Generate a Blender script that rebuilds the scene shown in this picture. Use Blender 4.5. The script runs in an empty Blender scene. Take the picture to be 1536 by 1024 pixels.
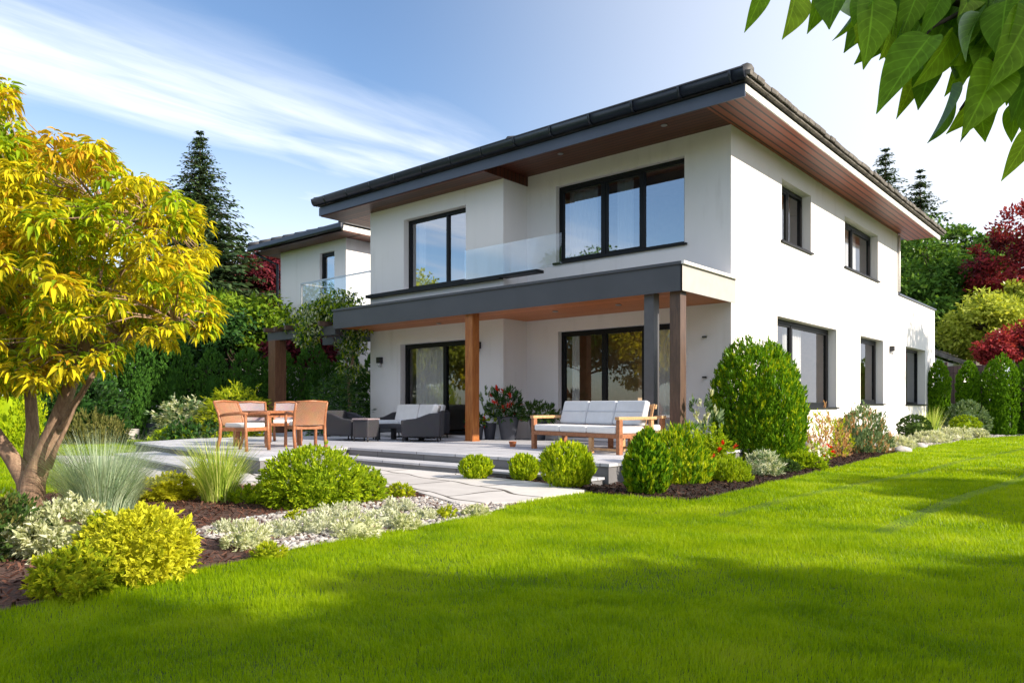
import bpy, bmesh, math, random
import numpy as np
from mathutils import Vector, Matrix

# ------------------------------------------------------------------ camera, sky, sun
SC = bpy.context.scene
COL = SC.collection
YAW = math.radians(40.8)
FPX, HOR, CX = 1120.0, 608.0, 768.0          # focal length, horizon row, centre column (1536 px wide)
camd = bpy.data.cameras.new('camera'); cam = bpy.data.objects.new('camera', camd); COL.objects.link(cam)
cam.location = (0, 0, 1.0); cam.rotation_euler = (math.radians(90), 0, YAW)
camd.sensor_width = 36; camd.lens = 36 * FPX / 1536; camd.shift_y = (HOR - 512) / 1536
camd.clip_start = 0.05; camd.clip_end = 3000
SC.camera = cam

SUN_EL, SUN_AZ = math.radians(27), math.radians(11)     # azimuth from +X towards +Y
world = bpy.data.worlds.new('World'); SC.world = world; world.use_nodes = True
wt = world.node_tree; wt.nodes.clear()
def wn(t, **k):
    n = wt.nodes.new(t)
    for a, b in k.items(): setattr(n, a, b)
    return n
wo = wn('ShaderNodeOutputWorld'); bg = wn('ShaderNodeBackground'); bg.inputs[1].default_value = 0.125
sky = wn('ShaderNodeTexSky', sky_type='NISHITA'); sky.sun_disc = False
sky.sun_elevation = SUN_EL; sky.sun_rotation = math.pi / 2 - SUN_AZ
sky.air_density = 1.0; sky.dust_density = 0.6; sky.ozone_density = 3.2; sky.altitude = 100
tc = wn('ShaderNodeTexCoord'); sx = wn('ShaderNodeSeparateXYZ'); wt.links.new(tc.outputs['Generated'], sx.inputs[0])
def wm(op, a, b=None, c=None, clamp=False):
    n = wn('ShaderNodeMath', operation=op); n.use_clamp = clamp
    for i, v in enumerate((a, b, c)):
        if v is None: continue
        if isinstance(v, (int, float)): n.inputs[i].default_value = v
        else: wt.links.new(v, n.inputs[i])
    return n.outputs[0]
def wramp(v, a, b):
    n = wn('ShaderNodeMapRange', interpolation_type='SMOOTHSTEP'); wt.links.new(v, n.inputs[0])
    n.inputs[1].default_value = a; n.inputs[2].default_value = b
    return n.outputs[0]
zz = wm('MAXIMUM', sx.outputs[2], 0.03)
cu = wm('DIVIDE', sx.outputs[0], zz); cv = wm('DIVIDE', sx.outputs[1], zz)      # the plane of the clouds
cb = wn('ShaderNodeCombineXYZ'); wt.links.new(cu, cb.inputs[0]); wt.links.new(cv, cb.inputs[1])
def cnoise(rot, scl, nscale, detail, rough, dist):
    m = wn('ShaderNodeMapping'); m.inputs['Rotation'].default_value = (0, 0, rot); m.inputs['Scale'].default_value = scl
    wt.links.new(cb.outputs[0], m.inputs[0])
    n = wn('ShaderNodeTexNoise'); n.inputs['Scale'].default_value = nscale; n.inputs['Detail'].default_value = detail
    n.inputs['Roughness'].default_value = rough; n.inputs['Distortion'].default_value = dist
    wt.links.new(m.outputs[0], n.inputs[0]); return n.outputs[0]
n1 = cnoise(0.15, (1.5, 0.45, 1), 1.3, 6, 0.5, 0.4)
n2 = cnoise(-0.12, (1.9, 0.55, 1), 1.5, 6, 0.5, 0.5)
ax = wm('ADD', cu, wm('MULTIPLY', cv, -0.10))                # axis across the streak
axw = wm('ADD', ax, wm('MULTIPLY', wm('SUBTRACT', n2, 0.5), 0.7))
streak = wm('MULTIPLY', wramp(axw, -3.2, -2.55), wm('SUBTRACT', 1.0, wramp(axw, -2.45, -1.85)))
streak = wm('MULTIPLY', streak, wm('SUBTRACT', 1.0, wramp(cv, 1.9, 2.6)))
n3 = cnoise(-0.12, (5.0, 0.9, 1), 2.2, 8, 0.6, 0.6)
streak = wm('MULTIPLY', streak, wramp(n2, 0.16, 0.60))
streak = wm('MULTIPLY', streak, wm('MULTIPLY_ADD', wramp(n3, 0.25, 0.75), 0.4, 0.68))
wisps = wm('MULTIPLY', wramp(n1, 0.42, 0.75), wm('MULTIPLY', wramp(ax, -7.0, -3.2), wm('SUBTRACT', 1.0, wramp(ax, -3.0, -1.6))))
low = wm('MULTIPLY', wm('SUBTRACT', 1.0, wramp(sx.outputs[2], 0.06, 0.40)), wramp(sx.outputs[1], -0.7, 0.1))
toward = wramp(wm('ADD', sx.outputs[0], wm('MULTIPLY', sx.outputs[1], 0.55)), -0.45, 0.55)
behind = wm('MULTIPLY', wramp(wm('MULTIPLY', sx.outputs[1], -1.0), 0.0, 0.6), wramp(sx.outputs[2], 0.25, 0.6))  # unseen bright sky added behind the camera to lift the shaded front wall
cl = wm('MAXIMUM', wm('MULTIPLY', streak, 0.76), wm('MULTIPLY', wisps, 0.6))
cl = wm('MAXIMUM', cl, wm('MULTIPLY', low, 0.8))
cl = wm('MAXIMUM', cl, wm('MULTIPLY', toward, 0.9))
cl = wm('MAXIMUM', cl, wm('MULTIPLY', behind, 0.85), clamp=True)
wmix = wn('ShaderNodeMix', data_type='RGBA'); wt.links.new(cl, wmix.inputs[0])
wt.links.new(sky.outputs[0], wmix.inputs[6]); wmix.inputs[7].default_value = (6.0, 6.25, 6.8, 1)
wt.links.new(wmix.outputs[2], bg.inputs[0]); wt.links.new(bg.outputs[0], wo.inputs[0])

sd = bpy.data.lights.new('sun', 'SUN'); sd.energy = 4.9; sd.angle = math.radians(0.6); sd.color = (1.0, 0.87, 0.69)
sun = bpy.data.objects.new('sun', sd); COL.objects.link(sun)
sdir = Vector((math.cos(SUN_EL) * math.cos(SUN_AZ), math.cos(SUN_EL) * math.sin(SUN_AZ), math.sin(SUN_EL)))
sun.rotation_euler = sdir.to_track_quat('Z', 'Y').to_euler(); sun.location = sdir * 60

SC.view_settings.view_transform = 'Standard'; SC.view_settings.look = 'None'
SC.view_settings.exposure = 0.80; SC.view_settings.gamma = 1.0
SC.render.engine = 'CYCLES'
SC.cycles.max_bounces = 8; SC.cycles.transparent_max_bounces = 12
SC.cycles.use_denoising = True

# ------------------------------------------------------------------ helpers
def at(px, py, t):
    """point at depth t metres along the survey photograph's pixel (1536 x 1024)"""
    r = (px - CX) / FPX
    return Vector((t * (-math.sin(YAW) + r * math.cos(YAW)), t * (math.cos(YAW) + r * math.sin(YAW)), 1 + (HOR - py) / FPX * t))
def gp(px, py, z=0.0):
    return at(px, py, (1 - z) * FPX / (py - HOR))

def tag(o, label=None, cat=None, group=None, kind=None):
    if label: o['label'] = label
    if cat: o['category'] = cat
    if group: o['group'] = group
    if kind: o['kind'] = kind
    return o
def empty(name, loc, rz=0, label=None, cat=None, group=None):
    o = bpy.data.objects.new(name, None); COL.objects.link(o); o.location = loc; o.rotation_euler = (0, 0, rz)
    o.empty_display_size = 0.2
    return tag(o, label, cat, group)
def link(name, me, mats, parent=None, smooth=False):
    o = bpy.data.objects.new(name, me); COL.objects.link(o)
    for m in (mats if isinstance(mats, (list, tuple)) else [mats]):
        if len(me.materials) < (len(mats) if isinstance(mats, (list, tuple)) else 1): me.materials.append(m)
    if smooth: me.polygons.foreach_set('use_smooth', [True] * len(me.polygons))
    if parent: o.parent = parent
    return o
def copy_tree(o, parent=None):
    c = o.copy(); COL.objects.link(c); c.parent = parent
    for ch in list(o.children): copy_tree(ch, c)
    return c
def bevel(o, w, seg=2):
    m = o.modifiers.new('bevel', 'BEVEL'); m.width = w; m.segments = seg; m.limit_method = 'ANGLE'
    return o

class MB:
    def __init__(s): s.v = []; s.f = []; s.m = []
    def add(s, vs, fs, mi=0):
        b = len(s.v); s.v += [tuple(p) for p in vs]; s.f += [tuple(b + i for i in f) for f in fs]; s.m += [mi] * len(fs); return s
    def box(s, a, b, mi=0):
        x0, y0, z0 = a; x1, y1, z1 = b
        vs = [(x0,y0,z0),(x1,y0,z0),(x1,y1,z0),(x0,y1,z0),(x0,y0,z1),(x1,y0,z1),(x1,y1,z1),(x0,y1,z1)]
        return s.add(vs, [(0,3,2,1),(4,5,6,7),(0,1,5,4),(1,2,6,5),(2,3,7,6),(3,0,4,7)], mi)
    def obox(s, c, size, rot=(0,0,0), mi=0):
        R = Matrix.Rotation(rot[2],3,'Z') @ Matrix.Rotation(rot[1],3,'Y') @ Matrix.Rotation(rot[0],3,'X')
        h = [d/2 for d in size]; vs = []
        for z in (-1,1):
            for (x,y) in ((-1,-1),(1,-1),(1,1),(-1,1)): vs.append(Vector(c) + R @ Vector((x*h[0], y*h[1], z*h[2])))
        return s.add(vs, [(0,3,2,1),(4,5,6,7),(0,1,5,4),(1,2,6,5),(2,3,7,6),(3,0,4,7)], mi)
    def quad(s, a, b, c, d, mi=0): return s.add([a,b,c,d], [(0,1,2,3)], mi)
    def prism(s, poly, z0, z1, mi=0):
        n = len(poly); vs = [(p[0],p[1],z0) for p in poly] + [(p[0],p[1],z1) for p in poly]
        fs = [tuple(range(n-1,-1,-1)), tuple(range(n,2*n))] + [(i,(i+1)%n,n+(i+1)%n,n+i) for i in range(n)]
        return s.add(vs, fs, mi)
    def side(s, prof, y0, y1, mi=0):            # outline in x-z, thickness in y
        n = len(prof); vs = [(p[0],y0,p[1]) for p in prof] + [(p[0],y1,p[1]) for p in prof]
        fs = [tuple(range(n)), tuple(range(2*n-1,n-1,-1))] + [(i,n+i,n+(i+1)%n,(i+1)%n) for i in range(n)]
        return s.add(vs, fs, mi)
    def tube(s, pts, rad, k=8, mi=0, flat=1.0):
        pts = [Vector(p) for p in pts]; n = len(pts)
        if not isinstance(rad, (list,tuple)): rad = [rad]*n
        vs = []; up = Vector((0.13,0.21,1)).normalized(); fr = None
        for i in range(n):
            d = (pts[min(i+1,n-1)] - pts[max(i-1,0)]).normalized()
            if fr is None:
                a = up if abs(d.dot(up)) < 0.95 else Vector((1,0,0)); fr = (a - d*a.dot(d)).normalized()
            else: fr = (fr - d*fr.dot(d)).normalized()
            g = d.cross(fr)
            for j in range(k):
                t = 2*math.pi*(j+0.5)/k; vs.append(pts[i] + (fr*math.cos(t) + g*math.sin(t)*flat)*rad[i])
        fs = [(i*k+j, i*k+(j+1)%k, (i+1)*k+(j+1)%k, (i+1)*k+j) for i in range(n-1) for j in range(k)]
        fs += [tuple(range(k-1,-1,-1)), tuple(range((n-1)*k, n*k))]
        return s.add(vs, fs, mi)
    def lathe(s, prof, c=(0,0,0), k=20, mi=0):
        vs = []
        for r,z in prof:
            for j in range(k): t = 2*math.pi*j/k; vs.append((c[0]+r*math.cos(t), c[1]+r*math.sin(t), c[2]+z))
        n = len(prof)
        fs = [(i*k+j, i*k+(j+1)%k, (i+1)*k+(j+1)%k, (i+1)*k+j) for i in range(n-1) for j in range(k)]
        fs += [tuple(range(k-1,-1,-1)), tuple(range((n-1)*k,n*k))]
        return s.add(vs, fs, mi)
    def build(s, name, mats, parent=None, smooth=False, bev=0, seg=2):
        me = bpy.data.meshes.new(name); me.from_pydata(s.v, [], s.f); me.update()
        o = link(name, me, mats, parent, smooth)
        if len(me.materials) > 1: me.polygons.foreach_set('material_index', s.m)
        if bev: bevel(o, bev, seg)
        return o

def mesh_np(name, V, F, mats, parent=None, mi=None, smooth=False):
    me = bpy.data.meshes.new(name); n, k = F.shape
    me.vertices.add(len(V)); me.vertices.foreach_set('co', np.ascontiguousarray(V, dtype=np.float32).ravel())
    me.loops.add(n*k); me.loops.foreach_set('vertex_index', np.ascontiguousarray(F, dtype=np.int32).ravel())
    me.polygons.add(n); me.polygons.foreach_set('loop_start', np.arange(0, n*k, k, dtype=np.int32))
    if mi is not None: me.polygons.foreach_set('material_index', np.ascontiguousarray(mi, dtype=np.int32))
    me.update(calc_edges=True); me.validate()
    return link(name, me, mats, parent, smooth)
def nrm(a): return a / np.maximum(np.linalg.norm(a, axis=-1, keepdims=True), 1e-9)

# ------------------------------------------------------------------ materials
def newmat(name):
    m = bpy.data.materials.new(name); m.use_nodes = True; nt = m.node_tree; nt.nodes.clear()
    out = nt.nodes.new('ShaderNodeOutputMaterial'); return m, nt, out
def N(nt, t, ins=None, **k):
    n = nt.nodes.new(t)
    for a, b in k.items(): setattr(n, a, b)
    for a, b in (ins or {}).items():
        if isinstance(b, bpy.types.NodeSocket): nt.links.new(b, n.inputs[a])
        else: n.inputs[a].default_value = b
    return n
def c4(c): return (c[0], c[1], c[2], 1)
def ramp(nt, fac, cols, pos=None):
    r = N(nt, 'ShaderNodeValToRGB', {0: fac}); e = r.color_ramp.elements
    n = len(cols)
    while len(e) < n: e.new(0.5)
    for i, c in enumerate(cols): e[i].position = pos[i] if pos else i/(n-1); e[i].color = c4(c)
    return r.outputs[0]
def plain(name, col, rough=0.5, metal=0.0, var=0.12, nscale=6, bump=0.0, bscale=60, coords='Object', spec=0.5, stretch=None):
    m, nt, out = newmat(name)
    tcn = N(nt, 'ShaderNodeTexCoord'); co = tcn.outputs[coords]
    if stretch: co = N(nt, 'ShaderNodeMapping', {0: co, 'Scale': stretch}).outputs[0]
    nz = N(nt, 'ShaderNodeTexNoise', {'Vector': co, 'Scale': nscale, 'Detail': 6, 'Roughness': 0.6})
    c = ramp(nt, nz.outputs[0], [tuple(x*(1-var) for x in col), tuple(min(1, x*(1+var)) for x in col)], [0.3, 0.7])
    b = N(nt, 'ShaderNodeBsdfPrincipled', {'Base Color': c, 'Roughness': rough, 'Metallic': metal, 'Specular IOR Level': spec})
    if bump:
        n2 = N(nt, 'ShaderNodeTexNoise', {'Vector': co, 'Scale': bscale, 'Detail': 4})
        bp = N(nt, 'ShaderNodeBump', {'Strength': bump, 'Distance': 0.01, 'Height': n2.outputs[0]}); nt.links.new(bp.outputs[0], b.inputs['Normal'])
    nt.links.new(b.outputs[0], out.inputs[0]); return m
def planks(name, cols, width, axis, rough=0.45, joint=0.06, grain=(1,1,1)):
    """boards of one width running along the other axis: groove, grain and tone per board"""
    m, nt, out = newmat(name); tcn = N(nt, 'ShaderNodeTexCoord'); co = tcn.outputs['Object']
    sp = N(nt, 'ShaderNodeSeparateXYZ', {0: co})
    q = N(nt, 'ShaderNodeMath', {0: sp.outputs[axis], 1: width}, operation='DIVIDE').outputs[0]
    fr = N(nt, 'ShaderNodeMath', {0: q}, operation='FRACT').outputs[0]
    fl = N(nt, 'ShaderNodeMath', {0: q}, operation='FLOOR').outputs[0]
    wnz = N(nt, 'ShaderNodeTexWhiteNoise', {'W': fl}, noise_dimensions='1D').outputs[0]
    mp = N(nt, 'ShaderNodeMapping', {0: co, 'Scale': grain})
    nz = N(nt, 'ShaderNodeTexNoise', {'Vector': mp.outputs[0], 'Scale': 5, 'Detail': 8, 'Roughness': 0.65, 'Distortion': 0.4}).outputs[0]
    f = N(nt, 'ShaderNodeMath', {0: wnz, 1: 0.45, 2: N(nt, 'ShaderNodeMath', {0: nz, 1: 0.6}, operation='MULTIPLY').outputs[0]}, operation='MULTIPLY_ADD').outputs[0]
    c = ramp(nt, f, cols)
    g = N(nt, 'ShaderNodeMath', {0: fr, 1: joint}, operation='GREATER_THAN').outputs[0]
    mx = N(nt, 'ShaderNodeMix', {0: g, 6: c4(tuple(x*0.15 for x in cols[0])), 7: c}, data_type='RGBA')
    b = N(nt, 'ShaderNodeBsdfPrincipled', {'Base Color': mx.outputs[2], 'Roughness': rough})
    bp = N(nt, 'ShaderNodeBump', {'Strength': 0.5, 'Distance': 0.01, 'Height': g}); nt.links.new(bp.outputs[0], b.inputs['Normal'])
    nt.links.new(b.outputs[0], out.inputs[0]); return m
def wood(name, cols, grain=(2,2,0.25), scale=9, rough=0.45):
    m, nt, out = newmat(name); tcn = N(nt, 'ShaderNodeTexCoord')
    mp = N(nt, 'ShaderNodeMapping', {0: tcn.outputs['Object'], 'Scale': grain})
    nz = N(nt, 'ShaderNodeTexNoise', {'Vector': mp.outputs[0], 'Scale': scale, 'Detail': 8, 'Roughness': 0.65, 'Distortion': 0.6}).outputs[0]
    c = ramp(nt, nz, cols, [0.25 + 0.5*i/(len(cols)-1) for i in range(len(cols))])
    b = N(nt, 'ShaderNodeBsdfPrincipled', {'Base Color': c, 'Roughness': rough})
    bp = N(nt, 'ShaderNodeBump', {'Strength': 0.15, 'Distance': 0.004, 'Height': nz}); nt.links.new(bp.outputs[0], b.inputs['Normal'])
    nt.links.new(b.outputs[0], out.inputs[0]); return m
def weave(name, a, b_, scale=70, rough=0.6):
    m, nt, out = newmat(name); tcn = N(nt, 'ShaderNodeTexCoord')
    ck = N(nt, 'ShaderNodeTexChecker', {'Vector': tcn.outputs['Object'], 'Scale': scale, 'Color1': c4(a), 'Color2': c4(b_)})
    nz = N(nt, 'ShaderNodeTexNoise', {'Vector': tcn.outputs['Object'], 'Scale': 9, 'Detail': 5})
    mx = N(nt, 'ShaderNodeMix', {0: 0.25, 6: ck.outputs[0], 7: nz.outputs[1]}, data_type='RGBA', blend_type='OVERLAY')
    b = N(nt, 'ShaderNodeBsdfPrincipled', {'Base Color': mx.outputs[2], 'Roughness': rough})
    bp = N(nt, 'ShaderNodeBump', {'Strength': 0.6, 'Distance': 0.006, 'Height': ck.outputs[1]}); nt.links.new(bp.outputs[0], b.inputs['Normal'])
    nt.links.new(b.outputs[0], out.inputs[0]); return m
def leaf(name, cols, trans=0.4, gloss=0.08, patch=0.0, pscale=0.6, tcol=1.25):
    """foliage: tone picked per leaf, light also passing through"""
    m, nt, out = newmat(name)
    g = N(nt, 'ShaderNodeNewGeometry').outputs['Random Per Island']
    if patch:
        tcn = N(nt, 'ShaderNodeTexCoord')
        nz = N(nt, 'ShaderNodeTexNoise', {'Vector': tcn.outputs['Object'], 'Scale': pscale, 'Detail': 3, 'Roughness': 0.6}).outputs[0]
        nz = N(nt, 'ShaderNodeMapRange', {0: nz, 1: 0.3, 2: 0.7}).outputs[0]
        g = N(nt, 'ShaderNodeMix', {0: patch, 2: g, 3: nz}, data_type='FLOAT').outputs[0]
    c = ramp(nt, g, cols)
    tcx = N(nt, 'ShaderNodeMix', {0: 1.0, 6: c, 7: (tcol*1.1, tcol*1.05, tcol*0.45, 1)}, data_type='RGBA', blend_type='MULTIPLY').outputs[2]
    d = N(nt, 'ShaderNodeBsdfDiffuse', {0: c}); t = N(nt, 'ShaderNodeBsdfTranslucent', {0: tcx})
    a = N(nt, 'ShaderNodeMixShader', {0: trans, 1: d.outputs[0], 2: t.outputs[0]})
    gl = N(nt, 'ShaderNodeBsdfGlossy', {'Color': (0.9,0.95,1,1), 'Roughness': 0.5})
    fz = N(nt, 'ShaderNodeLayerWeight', {0: 0.25}).outputs[0]
    k = N(nt, 'ShaderNodeMath', {0: fz, 1: gloss}, operation='MULTIPLY').outputs[0]
    s = N(nt, 'ShaderNodeMixShader', {0: k, 1: a.outputs[0], 2: gl.outputs[0]})
    nt.links.new(s.outputs[0], out.inputs[0]); return m
def glass(name, tint, refl, fres=0.25):
    m, nt, out = newmat(name)
    t = N(nt, 'ShaderNodeBsdfTransparent', {0: c4(tint)}); g = N(nt, 'ShaderNodeBsdfGlossy', {0: (0.95,0.97,1,1), 'Roughness': 0.0})
    lw = N(nt, 'ShaderNodeLayerWeight', {0: 0.35}).outputs['Fresnel']
    f = N(nt, 'ShaderNodeMath', {0: lw, 1: fres, 2: refl}, operation='MULTIPLY_ADD'); f.use_clamp = True
    s = N(nt, 'ShaderNodeMixShader', {0: f.outputs[0], 1: t.outputs[0], 2: g.outputs[0]})
    nt.links.new(s.outputs[0], out.inputs[0]); return m
def stucco():
    m, nt, out = newmat('stucco'); co = N(nt, 'ShaderNodeTexCoord').outputs['Object']
    n1 = N(nt, 'ShaderNodeTexNoise', {'Vector': co, 'Scale': 0.7, 'Detail': 5, 'Roughness': 0.6}).outputs[0]
    mp = N(nt, 'ShaderNodeMapping', {0: co, 'Scale': (3, 3, 0.35)})
    n2 = N(nt, 'ShaderNodeTexNoise', {'Vector': mp.outputs[0], 'Scale': 1.6, 'Detail': 6}).outputs[0]
    f = N(nt, 'ShaderNodeMath', {0: n1, 1: n2}, operation='MULTIPLY').outputs[0]
    c = ramp(nt, f, [(0.70,0.675,0.68), (0.79,0.77,0.785), (0.81,0.79,0.805)], [0.08, 0.2, 0.5])
    n3 = N(nt, 'ShaderNodeTexNoise', {'Vector': co, 'Scale': 90, 'Detail': 3}).outputs[0]
    b = N(nt, 'ShaderNodeBsdfPrincipled', {'Base Color': c, 'Roughness': 0.9, 'Specular IOR Level': 0.2})
    bp = N(nt, 'ShaderNodeBump', {'Strength': 0.25, 'Distance': 0.006, 'Height': n3}); nt.links.new(bp.outputs[0], b.inputs['Normal'])
    nt.links.new(b.outputs[0], out.inputs[0]); return m
def slabs(name, cols, bw, bh, jc, joint=0.012, warp=0.0, rot=0.0, rough=0.7):
    m, nt, out = newmat(name); co = N(nt, 'ShaderNodeTexCoord').outputs['Object']
    mp = N(nt, 'ShaderNodeMapping', {0: co, 'Rotation': (0,0,rot)}).outputs[0]
    if warp:
        wv = N(nt, 'ShaderNodeTexNoise', {'Vector': co, 'Scale': 0.9, 'Detail': 1}).outputs[1]
        sc_ = N(nt, 'ShaderNodeVectorMath', {0: wv, 'Scale': warp}, operation='SCALE').outputs[0]
        mp = N(nt, 'ShaderNodeVectorMath', {0: mp, 1: sc_}, operation='ADD').outputs[0]
    br = N(nt, 'ShaderNodeTexBrick', {'Vector': mp, 'Color1': (0,0,0,1), 'Color2': (1,1,1,1), 'Mortar': (0.5,0.5,0.5,1), 'Scale': 1.0,
        'Mortar Size': joint, 'Mortar Smooth': 0.1, 'Brick Width': bw, 'Row Height': bh}, offset=0.37, offset_frequency=2)
    nz = N(nt, 'ShaderNodeTexNoise', {'Vector': co, 'Scale': 3.2, 'Detail': 8, 'Roughness': 0.65}).outputs[0]
    f = N(nt, 'ShaderNodeMix', {0: 0.62, 2: br.outputs[0], 3: nz}, data_type='FLOAT').outputs[0]
    c = ramp(nt, f, cols, [0.2, 0.5, 0.8])
    mx = N(nt, 'ShaderNodeMix', {0: br.outputs[1], 6: c, 7: c4(jc)}, data_type='RGBA')
    b = N(nt, 'ShaderNodeBsdfPrincipled', {'Base Color': mx.outputs[2], 'Roughness': rough})
    h = N(nt, 'ShaderNodeMath', {0: nz, 1: 0.3, 2: N(nt, 'ShaderNodeMath', {0: 1.0, 1: br.outputs[1]}, operation='SUBTRACT').outputs[0]}, operation='MULTIPLY_ADD').outputs[0]
    bp = N(nt, 'ShaderNodeBump', {'Strength': 0.6, 'Distance': 0.012, 'Height': h}); nt.links.new(bp.outputs[0], b.inputs['Normal'])
    nt.links.new(b.outputs[0], out.inputs[0]); return m

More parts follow.
